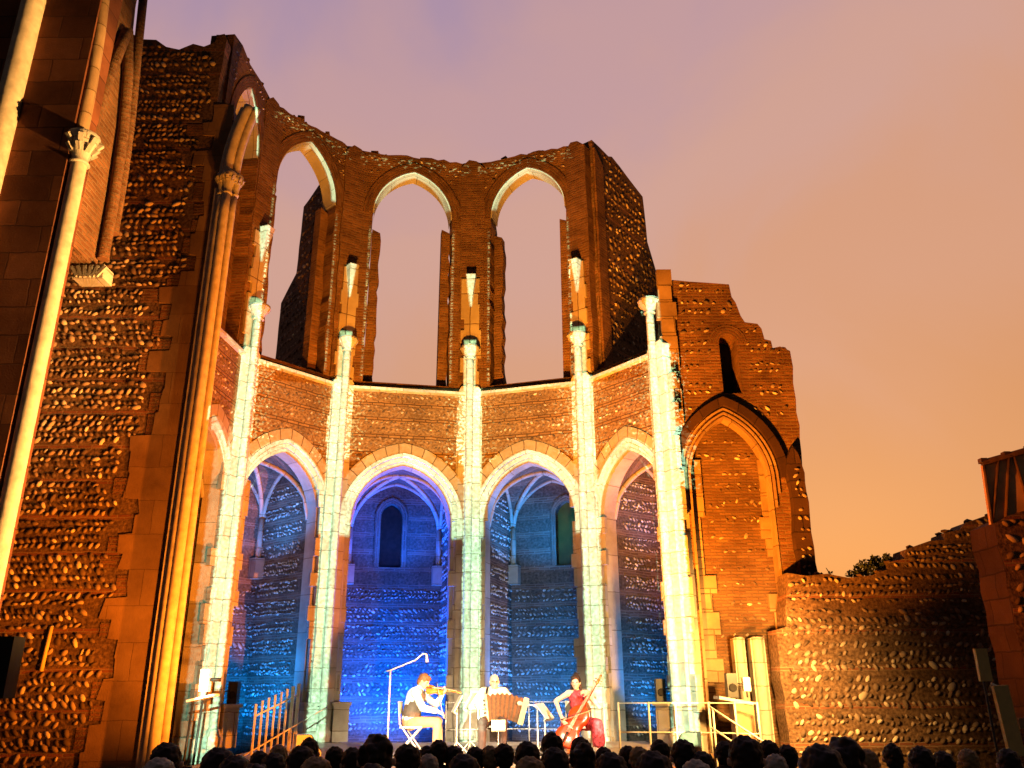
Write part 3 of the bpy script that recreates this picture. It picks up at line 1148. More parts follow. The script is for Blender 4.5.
pebbles(mb, fr, X(-9.6), X(-6.05), .3, 15.4, in_flint, pitch=.118, row=.118, period=.66, bandf=.09, size=.06, h=.055, miss=.03, tilt=.85)
loose_stones(mb, fr, top, .7, 10)
flw = mb.build('flint_wall', ('flint', 'pebble'), cw)
mb = MB()
face_ = [(X(-6.03), .02), (X(-6.03), edge[-1][1])]
for a, b, x in reversed(edge):
    face_ += [(x + random.uniform(-.04, .04), b), (x + random.uniform(-.05, .05), a + .02)]
slab(mb, fr, [rough(face_, .2, .02)], .028, -.05)
mb.build('dressed_stone', 'smooth_stone', cw)
mb = MB()
for a, b, x in edge:
    if random.random() < .75:
        w = random.uniform(.15, .42)
        mb.box((x - 12 - w / 2 + .04, 14.9, (a + b) / 2), (w, .03, (b - a) * random.uniform(.6, .95)))
mb.build('brick_patches', 'brick', cw)
# the engaged respond of the lost chancel arch
rs = MB()
rs.box((-5.99, 14.92, 5.75), (.34, .3, 11.5))
for x, y, r in ((-6.0, 14.72, .055), (-5.87, 14.70, .09), (-5.75, 14.80, .065)):
    rs.tube([(x, y, 11.35 * k / 24) for k in range(25)], r, 12)
respond = rs.build('respond', 'shaft_stone', cw)
mb = MB()
for x, y, r in ((-6.0, 14.72, .08), (-5.86, 14.70, .115), (-5.73, 14.80, .085)):
    mb.lathe((x, y, 11.28), [(r * .7, 0), (r * .95, .03), (r * .75, .06), (r * .8, .16), (r * 1.2, .3), (r * 1.45, .42), (r * 1.45, .5), (r * 1.1, .52)], 14)
    for k in range(9):
        t = 2 * math.pi * k / 9
        mb.box((x + r * 1.25 * math.cos(t), y + r * 1.25 * math.sin(t), 11.62), (.06, .05, .12), Matrix.Rotation(t, 3, 'Z') @ Matrix.Rotation(.5, 3, 'Y'))
mb.build('capital', 'ashlar', respond)
mb = MB()
for off, y, r in ((0, 14.72, .10), (.15, 14.80, .085), (-.14, 14.80, .07)):
    pts = []
    for k in range(15):
        z = 1.75 * k / 14
        pts.append((-5.92 + off + 5.6 - math.sqrt(5.6 ** 2 - z * z), y, 11.75 + z))
    mb.tube(pts, r, 10)
mb.build('arch_stump', 'shaft_stone', respond)

# ---------------------------------------------------------------- nave pier in the left foreground
pier = thing('nave_pier', 'dark ashlar nave pier with bright slender shafts in the left foreground', 'pier', (-7.2, 9.8, 0))
mb = MB()
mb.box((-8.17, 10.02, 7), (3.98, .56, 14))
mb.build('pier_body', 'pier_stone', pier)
mb = MB()
mb.tube([(-6.07, 9.86, 9.15 * k / 20) for k in range(21)], .105, 14)
mb.lathe((-6.07, 9.86, 0), [(.25, 0), (.25, .25), (.2, .3), (.16, .42), (.105, .5)])
sh = mb.build('pier_shaft', 'shaft_stone', pier)
mb = MB()
mb.lathe((-6.07, 9.86, 8.62), [(.11, 0), (.145, .02), (.11, .05), (.115, .12), (.15, .22), (.19, .34), (.215, .42), (.215, .48), (.15, .5)], 16)
for rr, zz in ((.155, 8.86), (.20, 8.98)):
    for k in range(8):
        t = 2 * math.pi * k / 8 + zz
        mb.box((-6.07 + rr * math.cos(t), 9.86 + rr * math.sin(t), zz), (.09, .06, .12), Matrix.Rotation(t, 3, 'Z') @ Matrix.Rotation(.7, 3, 'Y'))
mb.build('capital', 'ashlar', sh)
mb = MB()
mb.tube([(-6.12, 9.86, 9.1), (-6.13, 9.86, 10), (-6.17, 9.86, 11), (-6.24, 9.86, 12), (-6.35, 9.86, 13)], .085, 12)
mb.build('rib_stump', 'ashlar_brown', sh)
mb = MB()
mb.tube([(-7.14, 9.68, 14 * k / 20) for k in range(21)], .16, 14)
mb.build('front_shaft', 'shaft_stone', pier)
# corbelled arch stump beyond the shaft
PF = Frame((-6.3, 10.1), (-6.3, 11.5), 0, (0, 11))
mb = MB()
slab(mb, PF, [rough([(0, 7.75), (1.2, 7.75), (1.22, 9.6), (1.12, 11), (.98, 12.0), (.86, 13.2), (.7, 14), (0, 14)], .3, .02)], -.06, -.5)
mb.build('corbelled_wall', 'brick', pier)
mb = MB()
l = [(-6.26, 10.2, 8.9), (-6.26, 10.3, 9.6), (-6.26, 10.42, 10.4), (-6.26, 10.56, 11.1), (-6.26, 10.72, 11.8)]
mb.tube(l, .085, 10)
mb.tube([(-6.26, 11.26, 7.9), (-6.26, 11.24, 9), (-6.26, 11.16, 10.2), (-6.26, 11.0, 11.1), (-6.26, 10.74, 11.85)], .085, 10)
mb.tube([(-6.22, 11.36, 8.4), (-6.22, 11.34, 9.4), (-6.22, 11.24, 10.6), (-6.22, 11.06, 11.8), (-6.22, 10.9, 13.0)], .07, 10)
mb.build('arch_ribs', 'brick', pier)
mb = MB()
mb.box((-6.38, 11.28, 7.63), (.46, .3, .22))
for k in range(6):
    mb.box((-6.58 + .08 * k, 11.12, 7.62), (.05, .05, .2), Matrix.Rotation(.25 * (k - 2.5), 3, 'Y'))
mb.build('corbel', 'ashlar', pier)

# ---------------------------------------------------------------- ruined wall right of the apse
tw = thing('ruined_gable', 'stepped broken brick wall with blocked pointed arch, right of the apse', 'ruined wall', (4.8, 17.5, 0))
fr = Frame((0, 17.2), (10, 17.2), 0, (5, 0))
out = [(3.32, 0), (6.22, 0), (6.15, 3.9), (6.2, 5.4), (6.2, 6.4), (6.23, 7.6), (6.24, 8.75), (6.03, 8.86), (5.86, 8.82), (5.84, 9.0), (5.70, 9.04), (5.66, 9.3), (5.58, 9.42), (5.3, 9.46), (5.22, 9.62), (5.14, 9.95),
       (5.06, 10.1), (5.03, 10.42), (4.6, 10.46), (4.1, 10.5), (3.5, 10.56), (3.46, 10.3), (3.48, 9.7), (3.42, 9.2), (3.46, 8.2), (3.36, 7)]
out = rough(out, .3, .025)
BA = (4.60, .84, 1.36, 5.82)
TWN = (4.86, .20, .22, 8.95)
ah = [(BA[0] - BA[1], .02)] + arch(*BA) + [(BA[0] + BA[1], .02)]
wh = [(TWN[0] - TWN[1], 7.75)] + arch(*TWN, seg=6) + [(TWN[0] + TWN[1], 7.75)]
mb = MB()
slab(mb, fr, [out, wh, ah], 0, -.8)


def ok_t(u, z):
    return inside((u + .07, z + .07), out) and inside((u - .07, z), out) and not inside((u, z), arch(*BA, off=.5) + [(BA[0] + BA[1] + .5, 0), (BA[0] - BA[1] - .5, 0)]) and \
        not (abs(u - TWN[0]) < .42 and 7.6 < z < 9.55) and u > 3.85 and u < 6.0


pebbles(mb, fr, 3.6, 6.2, 7.1, 10.5, ok_t, pitch=.135, row=.13, period=.5, bandf=.35, size=.05, h=.04, miss=.15)
loose_stones(mb, fr, out, .7, 8)
mb.build('gable_wall', ('brick', 'pebble'), tw)
mb = MB()
slab(mb, fr, [[(BA[0] - BA[1] - .06, 0)] + arch(*BA, off=.05) + [(BA[0] + BA[1] + .06, 0)]], -.28, -.6)
arch_in = arch(*BA, off=-.08) + [(BA[0] + BA[1], 0), (BA[0] - BA[1], 0)]
pebbles(mb, fr, BA[0] - BA[1] + .05, BA[0] + BA[1] - .05, 2.4, 7.2, lambda u, z: inside((u, z), arch_in) and (u > 4.12 or z > 6.2), n=-.28, pitch=.14, row=.11, period=.34, bandf=.45, size=.042, h=.03, miss=.35)
z = .6
while z < 6.0:
    hgt = random.uniform(.3, .48)
    w = random.choice((.2, .3, .42))
    mb.box((BA[0] - BA[1] + w / 2, 17.45, z + hgt / 2), (w, .08, hgt - .015), mi=2)
    if random.random() < .5:
        w = random.choice((.14, .22))
        mb.box((BA[0] + BA[1] - w / 2, 17.45, z + hgt / 2), (w, .08, hgt - .015), mi=2)
    z += hgt
mb.build('blocking_wall', ('infill', 'pebble', 'ashlar_brown'), tw)
mb = MB()
band(mb, fr, BA, -.02, .035, .03, -.28, .0)
band(mb, fr, BA, .07, .11, .06, -.1, 5.2)
band(mb, fr, BA, .16, .20, .05, -.1, 5.5)
mb.build('arch_moulding', 'ashlar_brown', tw)
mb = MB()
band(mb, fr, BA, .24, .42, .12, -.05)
mb.build('hood_mould', 'shade_stone', tw)
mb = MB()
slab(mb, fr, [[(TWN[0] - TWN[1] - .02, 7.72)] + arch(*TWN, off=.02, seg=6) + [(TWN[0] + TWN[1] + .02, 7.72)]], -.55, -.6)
w_ = mb.build('window', 'skirt', tw)  # black sheet stands in for the dark depth of the hole
mb = MB()
band(mb, fr, TWN, .0, .22, .012, -.06)
mb.build('window_arch', 'brick', w_)
mb = MB()
for k in range(9):
    z = 7.0 + k * .42
    mb.box((3.52 + random.uniform(-.02, .03), 17.16, z + .2), (.36 + random.uniform(-.06, .1), .14, .40))
mb.build('quoins', 'ashlar_brown', tw)
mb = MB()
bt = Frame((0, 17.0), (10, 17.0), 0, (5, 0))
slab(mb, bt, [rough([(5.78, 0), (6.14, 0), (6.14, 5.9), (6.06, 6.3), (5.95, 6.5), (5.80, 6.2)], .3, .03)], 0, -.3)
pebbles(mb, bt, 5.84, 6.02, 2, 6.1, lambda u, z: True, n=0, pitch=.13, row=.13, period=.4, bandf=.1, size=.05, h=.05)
mb.build('side_buttress', ('shade_stone', 'pebble'), tw)
for x, w in ((4.42, .22), (4.78, .28)):
    mb = MB()
    mb.box((x, 17.12, 1.29), (w, .26, 2.58))
    mb.tube([(x, 17.0, .2 * k) for k in range(14)], w * .42, 10)
    mb.build('column_stub', 'ashlar', tw)
# ---------------------------------------------------------------- low flint wall to the right
lw = thing('low_flint_wall', 'low broken flint wall running right from the stepped gable', 'ruined wall', (7.6, 16.5, 0))
fr = Frame((0, 16.4), (14, 16.4), 0, (7, 0))
out = [(5.0, 0), (13.5, 0), (13.5, 5.2), (10.2, 5.0), (9.4, 4.85), (9.0, 4.72), (8.85, 4.58), (8.55, 4.52), (8.5, 4.38), (8.2, 4.36), (7.72, 4.2), (7.66, 4.02), (7.36, 3.96), (7.3, 3.82), (6.95, 3.70), (6.5, 3.66), (6.1, 3.74), (5.7, 3.70), (5.32, 3.76), (5.2, 2.75), (5.0, 2.7)]
out = rough(out, .28, .03)
mb = MB()
slab(mb, fr, [out], 0, -.6)
pebbles(mb, fr, 5.1, 11.5, .5, 4.8, lambda u, z: inside((u, z + .08), out), pitch=.115, row=.118, period=.62, bandf=.12, size=.056, h=.055, miss=.04, tilt=.85)
loose_stones(mb, fr, out, .55, 3)
mb.build('flint_wall', ('flint', 'pebble'), lw)
# side wall and lean-to at the right edge
sw = thing('side_wall', 'flint end wall at the right edge below a tarpaulin lean-to', 'ruined wall', (8.5, 12.5, 0))
fr = Frame((0, 12), (14, 12), 0, (7, 0))
out = rough([(6.98, 0), (11, 0), (11, 4.2), (7.6, 4.12), (7.2, 4.0), (7.0, 3.9)], .3, .03)
mb = MB()
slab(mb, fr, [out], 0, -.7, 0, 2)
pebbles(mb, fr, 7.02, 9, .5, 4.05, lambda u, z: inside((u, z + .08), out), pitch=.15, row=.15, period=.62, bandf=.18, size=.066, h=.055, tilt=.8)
mb.build('flint_wall', ('flint', 'pebble', 'shade_stone'), sw)
lt = thing('lean_to_roof', 'tarpaulin lean-to roof with dark rafters on the right edge wall', 'roof', (7.6, 12, 3.95))
a, b, c, d = Vector((6.88, 11.8, 4.72)), Vector((9.2, 11.8, 5.35)), Vector((9.2, 12.1, 4.05)), Vector((7.0, 12.1, 3.9))
mb = MB()
for (p, q, r_, s_) in ((a, b, c, d),):
    o = Vector((0, .06, 0))
    mb.face([p, q, r_, s_]); mb.face([p + o, q + o, r_ + o, s_ + o]); mb.face([p, d, d + o, p + o]); mb.face([p, q, q + o, p + o])
mb.build('tarpaulin', 'tarp', lt)
mb = MB()
mb.tube([a + Vector((-.03, -.03, .02)), b + Vector((0, -.03, .02))], .045, 6)
for k in range(7):
    t = k / 6.5
    mb.box(a.lerp(b, t) + Vector((0, -.02, .05)), (.09, .1, .07))
mb.build('eaves_beam', 'wood', lt)
for p, q in ((a.lerp(b, .0), d), (a.lerp(b, .17), d.lerp(c, .09)), (a.lerp(b, .10), d.lerp(c, -.0)), (a.lerp(b, .2), d.lerp(c, .28))):
    mb = MB()
    mb.tube([p + Vector((0, -.03, 0)), q + Vector((0, -.03, 0))], .022, 6)
    mb.build('rafter', 'wood', lt)

# shrub on the low wall, weeds on the broken tops
def leaves(mb, c, rad, n, size):
    for _ in range(n):
        d = Vector((random.gauss(0, 1), random.gauss(0, 1), random.gauss(0, 1))).normalized() * random.random() ** .45
        p = Vector(c) + Vector((d.x * rad[0], d.y * rad[1], d.z * rad[2]))
        t = Vector((random.gauss(0, 1), random.gauss(0, 1), random.gauss(0, 1))).normalized()
        u = t.cross(Vector((random.gauss(0, 1), random.gauss(0, 1), random.gauss(0, 1)))).normalized()
        s = size * random.uniform(.6, 1.3)
        mb.face([p - t * s, p + u * s * .5, p + t * s, p - u * s * .5])


sb = thing('wall_shrub', 'dark shrub growing on top of the low flint wall', 'shrub', (7.1, 16.6, 3.7))
mb = MB()
for c, r_, n in (((6.95, 16.6, 3.86), (.22, .2, .16), 260), ((7.2, 16.65, 3.98), (.16, .15, .14), 170), ((6.7, 16.6, 3.76), (.16, .15, .08), 90), ((7.42, 16.6, 4.06), (.10, .1, .10), 90)):
    leaves(mb, c, r_, n, .045)
mb.build('foliage', 'leaf', sb)
mb = MB()
for x, z in ((6.9, 3.95), (7.15, 4.05), (6.75, 3.8), (7.4, 4.1)):
    mb.tube([(7.0, 16.6, 3.6), ((7 + x) / 2, 16.62, 3.72), (x, 16.6, z)], [.025, .018, .008], 5)
mb.build('stem', 'wood', sb)
wd = MB()
wd.tube([(6.28, 16.6, 3.6), (6.24, 16.6, 3.75), (6.17, 16.6, 3.88)], [.02, .014, .006], 5)
leaves(wd, (6.24, 16.6, 3.74), (.06, .06, .1), 30, .03)
tag(wd.build('small_weed', 'leaf'), 'tiny weed sprouting left of the shrub on the low wall', 'plant')
#PART2

# ---------------------------------------------------------------- people
def blob_mesh(name, prims, voxel, mat, smooth=2):
    """one continuous skin grown over tapered limbs (p0, p1, r0, r1) and ellipsoids (c, (rx, ry, rz), rot)"""
    bm = bmesh.new()
    for p in prims:
        if len(p) == 4:
            a, b = Vector(p[0]), Vector(p[1])
            r0, r1 = p[2], p[3]
            for c, r in ((a, r0), (b, r1)):
                bmesh.ops.create_icosphere(bm, subdivisions=2, radius=r, matrix=Matrix.Translation(c))
            d = b - a
            if d.length > 1e-4:
                q = d.to_track_quat('Z', 'Y').to_matrix().to_4x4()
                bmesh.ops.create_cone(bm, cap_ends=True, segments=12, radius1=r0, radius2=r1, depth=d.length,
                                      matrix=Matrix.Translation((a + b) / 2) @ q)
        else:
            c, r = p[0], p[1]
            rot = p[2] if len(p) > 2 else Matrix.Identity(3)
            mt = Matrix.Translation(Vector(c)) @ rot.to_4x4() @ Matrix.Diagonal((r[0], r[1], r[2], 1))
            bmesh.ops.create_icosphere(bm, subdivisions=3, radius=1, matrix=mt)
    me = bpy.data.meshes.new(name)
    bm.to_mesh(me)
    bm.free()
    t = bpy.data.objects.new(name, me)
    C.objects.link(t)
    rm = t.modifiers.new('remesh', 'REMESH')
    rm.mode = 'VOXEL'
    rm.voxel_size = voxel
    sm = t.modifiers.new('smooth', 'SMOOTH')
    sm.iterations = smooth
    sm.factor = .5
    dg = bpy.context.evaluated_depsgraph_get()
    out = bpy.data.meshes.new_from_object(t.evaluated_get(dg))
    out.name = name
    bpy.data.objects.remove(t)
    bpy.data.meshes.remove(me)
    out.polygons.foreach_set('use_smooth', [True] * len(out.polygons))
    out.materials.clear()
    out.materials.append(M[mat])
    return out


def ruffle(me, amt, freq):
    from mathutils import noise as mn
    for v in me.vertices:
        d = mn.noise(v.co * freq) * .6 + mn.noise(v.co * freq * 2.3) * .5
        v.co += v.normal * d * amt
    return me


def local_obj(name, me, parent):
    o = bpy.data.objects.new(name, me)
    C.objects.link(o)
    o.parent = parent
    return o


def lb(mb, name, mat, parent):
    return local_obj(name, mb.mesh(name, *((mat,) if isinstance(mat, str) else mat)), parent)


def Rz(a):
    return Matrix.Rotation(R(a), 3, 'Z')


def hand(w, fdir, palm, curl=.5, s=1.0):
    """a curled hand: palm at w pointing along fdir, closing towards palm; four unequal fingers and a thumb from the palm's side"""
    w, f, p = Vector(w), Vector(fdir).normalized(), Vector(palm).normalized()
    side = f.cross(p).normalized()
    pr = [(w, w + f * .085 * s, .026 * s, .030 * s), (w + side * .02 * s, w + side * .024 * s + f * .08 * s, .022 * s, .018 * s), (w - side * .02 * s, w - side * .024 * s + f * .08 * s, .022 * s, .018 * s)]
    for k, ln in zip((-1.5, -.5, .5, 1.5), (.062, .078, .082, .07)):
        b = w + f * .085 * s + side * k * .019 * s
        m_ = b + (f * math.cos(curl) + p * math.sin(curl)) * ln * .55 * s
        e_ = m_ + (f * math.cos(curl * 2.3) + p * math.sin(curl * 2.3)) * ln * .5 * s
        pr += [(b, m_, .0095 * s, .009 * s), (m_, e_, .009 * s, .0075 * s)]
    tb = w + side * .028 * s + f * .02 * s
    tm = tb + (side * .7 + f * .6 + p * .5).normalized() * .045 * s
    pr += [(tb, tm, .013 * s, .011 * s), (tm, tm + (f * .7 + p * .7).normalized() * .03 * s, .011 * s, .009 * s)]
    return pr


def head(c, look, s=1.0, tilt=0):
    """head with brow, nose, lips, chin, ears and neck; look is the facing direction"""
    c = Vector(c)
    f = Vector(look).normalized()
    r = Vector((f.y, -f.x, 0)).normalized()
    u = r.cross(f).normalized()
    rot = Matrix((r, f, u)).transposed()
    P = lambda x, y, z: c + (r * x + f * y + u * z) * s
    pr = [(c, (.074 * s, .095 * s, .115 * s), rot), (P(0, .03, -.045), (.056 * s, .062 * s, .07 * s), rot),
          (P(0, .065, -.095), (.026 * s, .024 * s, .02 * s), rot), (P(0, .088, .012), P(0, .116, -.026), .011 * s, .016 * s),
          (P(0, .086, -.058), (.024 * s, .012 * s, .007 * s), rot), (P(0, .085, -.072), (.02 * s, .012 * s, .008 * s), rot)]
    for q in (-1, 1):
        pr += [(P(q * .078, -.005, -.01), (.012 * s, .022 * s, .033 * s), rot), (P(q * .033, .075, .03), (.026 * s, .016 * s, .009 * s), rot),
               (P(q * .035, .06, -.02), (.026 * s, .026 * s, .02 * s), rot)]
    return pr, P, rot


def face_details(par, P, rot, s=1.0):
    for q in (-1, 1):
        mb = MB()
        c = P(q * .032, .083, .012)
        mb.lathe(c - Vector((0, 0, .008)), [(.004, 0), (.011, .004), (.013, .008), (.011, .012), (.004, .016)], 8)
        lb(mb, 'eye', 'ebony', par)


# -- audience: four kinds of seated figure, backs to the camera
def audience_figure(kind):
    hair, coat, long_, sh = kind
    t = bpy.data.objects.new('person', None)
    C.objects.link(t)
    hp, P, rot = head((0, 0.03, 1.18), (0, 1, -.02))
    hp += [(P(q * .104, -.005, -.015), (.012, .022, .034), rot) for q in (-1, 1)] + [(P(q * .085, -.005, -.015), P(q * .1, -.005, -.015), .016, .012) for q in (-1, 1)]
    body = [((0, -.01, .98), (0, .01, 1.12), .058, .052), ((0, 0, .50), (0, -.03, .72), .165, .15), ((0, -.03, .72), (0, -.02, .92), .15, .165),
            ((-.15 * sh, -.02, .94), (.15 * sh, -.02, .94), .075, .075)]
    for q in (-1, 1):
        body += [((q * .17 * sh, -.02, .95), (q * .23 * sh, .03, .68), .062, .048), ((q * .23 * sh, .03, .68), (q * .12, .27, .60), .046, .034),
                 ((q * .09, .02, .50), (q * .11, .42, .50), .09, .07), ((q * .11, .42, .50), (q * .11, .40, .09), .062, .045),
                 ((q * .11, .38, .05), (q * .11, .53, .04), .045, .036)]
        body += hand((q * .12, .27, .60), (-q * .3, 1, -.2), (0, 0, -1), .4)
    local_obj('body', blob_mesh('body', body + hp, .016, 'skin'), t)
    cl = [(p[0], p[1], p[2] + .014, p[3] + .014) for p in body[1:4]]
    for q in (-1, 1):
        cl += [((q * .17 * sh, -.02, .95), (q * .23 * sh, .03, .68), .077, .062), ((q * .23 * sh, .03, .68), (q * .135, .24, .61), .06, .046)]
    cl += [((0, -.01, .97), (0, 0, 1.04), .085, .066)]
    local_obj('jacket', blob_mesh('jacket', cl, .018, coat), t)
    tr = []
    for q in (-1, 1):
        tr += [((q * .09, .02, .50), (q * .11, .42, .50), .102, .082), ((q * .11, .42, .50), (q * .11, .40, .12), .074, .06)]
    local_obj('trousers', blob_mesh('trousers', tr, .02, 'dark_cloth'), t)
    hr = [(P(0, -.022, .026), (.099, .104, .106), rot), (P(0, -.045, -.02), (.092, .075, .095), rot)]
    if long_ == 1:
        hr += [(P(-.055, -.05, -.09), P(-.06, -.05, -.2), .05, .04), (P(.055, -.05, -.09), P(.06, -.05, -.2), .05, .04), (P(0, -.075, -.08), P(0, -.08, -.22), .06, .05)]
    if long_ == 2:
        hr += [(P(0, -.03, .11), (.045, .045, .04), rot), (P(0, -.03, .03), (.093, .1, .105), rot)]
    if long_ == 3:
        for k in range(26):
            a_, b_ = random.uniform(0, 6.28), random.uniform(-.4, 1.4)
            hr.append((P(.085 * math.cos(a_) * math.cos(b_), -.03 + .09 * math.sin(a_) * math.cos(b_) - .01, .03 + .1 * math.sin(b_)), (.028, .028, .028), rot))
    local_obj('hair', ruffle(blob_mesh('hair', hr, .011, hair, 1), .02, 26 if long_ != 3 else 14), t)
    return t


KINDS = [('hair_dark', 'coat', 0, 1.0), ('hair_dark', 'coat2', 1, .9), ('hair_dark', 'coat', 3, 1.0), ('hair_fair', 'coat2', 0, .95), ('hair_grey', 'coat', 0, 1.02), ('hair_dark', 'coat2', 2, .88)]
# (pixel column and row of the crown in the photograph are only the source of the seat positions; width gives the distance)
SEATS = [
    (163, 740, 28, 0, 'dark head holding up a camera, below the engaged column at far left'),
    (157, 755, 32, 4, 'grey haired head in front of the person with the camera'),
    (122, 765, 30, 0, 'low dark head at the far left end of the crowd'),
    (222, 745, 33, 1, 'long haired head below the first lit pilaster from the left'),
    (238, 753, 34, 0, 'broad dark head just right of the long haired one, below the first lit pilaster'),
    (257, 749, 17, 0, 'small far head left of the slatted stair rail'),
    (273, 751, 24, 1, 'long haired head directly below the slatted stair rail'),
    (250, 764, 34, 2, 'curly head low at the frame edge, below the small far head'),
    (276, 743, 17, 3, 'fair haired small head at the foot of the slatted stair rail'),
    (297, 744, 27, 0, 'dark head under the tall end of the slatted stair rail'),
    (306, 737, 17, 5, 'small bun topped head in front of the left wedge monitor'),
    (317, 755, 31, 3, 'fair haired near head below the left wedge monitor'),
    (335, 745, 18, 0, 'small dark head under the second lit pilaster'),
    (352, 746, 23, 1, 'long haired head at the left edge of the blue bay'),
    (378, 735, 33, 2, 'big bushy head, tallest one left of the violinist'),
    (405, 743, 24, 0, 'dark head between the bushy head and the violinist chair'),
    (372, 762, 38, 0, 'near head low in the frame in front of the bushy one'),
    (424, 746, 18, 5, 'bun topped head right under the violinist knees'),
    (427, 753, 21, 4, 'grey haired head below the violinist feet'),
    (438, 739, 17, 0, 'narrow dark head under the violinist music stands'),
    (452, 745, 17, 1, 'small head just right of the music stands, left of the middle pilaster'),
    (466, 753, 35, 0, 'large near head below the middle pilaster'),
    (473, 746, 16, 0, 'small far head at the foot of the middle pilaster'),
    (487, 745, 18, 3, 'fair haired small head below the accordion keyboard'),
    (502, 743, 19, 0, 'small dark head under the accordionist stand'),
    (526, 741, 25, 1, 'long haired head between the accordionist and the cellist'),
    (525, 756, 29, 3, 'fair haired near head in front of the long haired one, below the bellows'),
    (549, 733, 20, 5, 'tall bun topped head at the lower left of the cello'),
    (554, 747, 28, 0, 'round dark head in front of the bun topped one beside the cello'),
    (576, 737, 18, 0, 'small dark head in front of the cello body'),
    (579, 744, 26, 2, 'curly head in front of the small dark one at the cello'),
    (602, 747, 18, 0, 'small head below the fourth lit pilaster'),
    (612, 752, 33, 1, 'long haired near head under the fourth lit pilaster'),
    (625, 746, 18, 0, 'first small far head under the right guard rail'),
    (639, 747, 19, 3, 'fair haired far head under the right guard rail'),
    (650, 751, 38, 0, 'large near head below the right guard rail'),
    (655, 741, 16, 5, 'tiny bun topped head right of centre of the right guard rail'),
    (679, 740, 25, 0, 'dark head with the tan wedge monitor rising behind it'),
    (702, 752, 24, 1, 'long haired head at the foot of the sloping handrail'),
    (690, 760, 34, 4, 'grey haired near head low below the sloping handrail'),
    (720, 742, 18, 0, 'small head squeezed left of the broadest tall head at right'),
    (740, 736, 34, 0, 'broad tall head standing out below the broken column stubs'),
    (766, 741, 20, 1, 'long haired head right of the broad tall head'),
    (786, 746, 19, 0, 'small far head at the left end of the low flint wall'),
    (773, 755, 24, 4, 'grey haired head below the long haired one, near the low flint wall'),
    (815, 745, 46, 0, 'very large near head below the left part of the low flint wall'),
    (843, 741, 38, 2, 'wide curly head right of the very large one'),
    (866, 751, 20, 3, 'fair haired small head right of the wide curly head'),
    (888, 746, 20, 5, 'bun topped head below the middle of the low flint wall'),
    (918, 748, 24, 0, 'dark head below the right part of the low flint wall'),
    (942, 753, 22, 1, 'long haired dark head, third from the right end'),
    (967, 751, 18, 3, 'fair haired head, second from the right end'),
    (1006, 751, 22, 0, 'dark head at the right end, below the pale panel'),
]
PROTO = [audience_figure(k) for k in KINDS]
used = [False] * len(KINDS)
for (px_, py_, w, k, lab) in SEATS:
    a_ = (px_ - 512) / 828.25
    b_ = (384 - py_) / 828.25
    cy, sy = math.cos(.351), math.sin(.351)
    ray = Vector((a_, cy - b_ * sy, sy + b_ * cy))
    s = 1
    for _ in range(8):
        dep = max(3.4, min(8.0, .20 * s * 828 / w))
        p = Vector((0, 0, 1.7)) + ray * dep
        s = max(.86, min(1.12, p.z / 1.315))
    if used[k]:
        o = copy_tree(PROTO[k])
    else:
        o = PROTO[k]
        used[k] = True
    o.location = (p.x, p.y, p.z - 1.315 * s)
    o.scale = (s, s, s)
    o.rotation_euler = (0, 0, R(random.uniform(-14, 14)) - p.x * .05)
    o.rotation_euler.y = R(random.uniform(-1.2, 1.2))
    o.scale.x *= random.uniform(.94, 1.1)
    tag(o, lab, 'spectator', 'seated spectators seen from behind')
    if px_ == 163:
        hold = o
# the camera held up at far left
cm = thing('compact_camera', 'small dark camera held up by the spectator at far left', 'camera', hold.location + Vector((.10, .16, 1.13)))
mb = MB()
mb.box((0, 0, 0), (.11, .03, .07)); mb.box((-.02, 0, .038), (.04, .025, .012))
lb(mb, 'camera_body', 'black', cm)
mb = MB()
mb.tube([(0, .015, 0), (0, .05, 0)], [.026, .023], 12)
lb(mb, 'lens', 'black', cm)
mb = MB()
mb.box((0, -.0165, 0), (.075, .002, .05))
lb(mb, 'screen', 'white', cm)


# ---------------------------------------------------------------- furniture and gear on the stage
SZ = .62


def folding_chair(loc, rz, label):
    t = thing('folding_chair', label, 'chair', loc, 'folding chairs of the three musicians')
    t.rotation_euler = (0, 0, rz)
    mb = MB(); mb.box((0, .02, .45), (.40, .38, .03)); lb(mb, 'seat', 'cream_metal', t)
    mb = MB(); mb.box((0, -.19, .76), (.40, .025, .19)); lb(mb, 'backrest', 'cream_metal', t)
    for s in (-1, 1):
        mb = MB(); mb.tube([(s * .21, -.20, .86), (s * .21, -.17, .5), (s * .21, .22, 0)], .013, 8); lb(mb, 'leg', 'cream_metal', t)
        mb = MB(); mb.tube([(s * .185, .18, .44), (s * .185, -.24, 0)], .013, 8); lb(mb, 'leg', 'cream_metal', t)
    mb = MB(); mb.tube([(-.21, .17, .06), (.21, .17, .06)], .01, 6); lb(mb, 'stretcher', 'cream_metal', t)
    return t


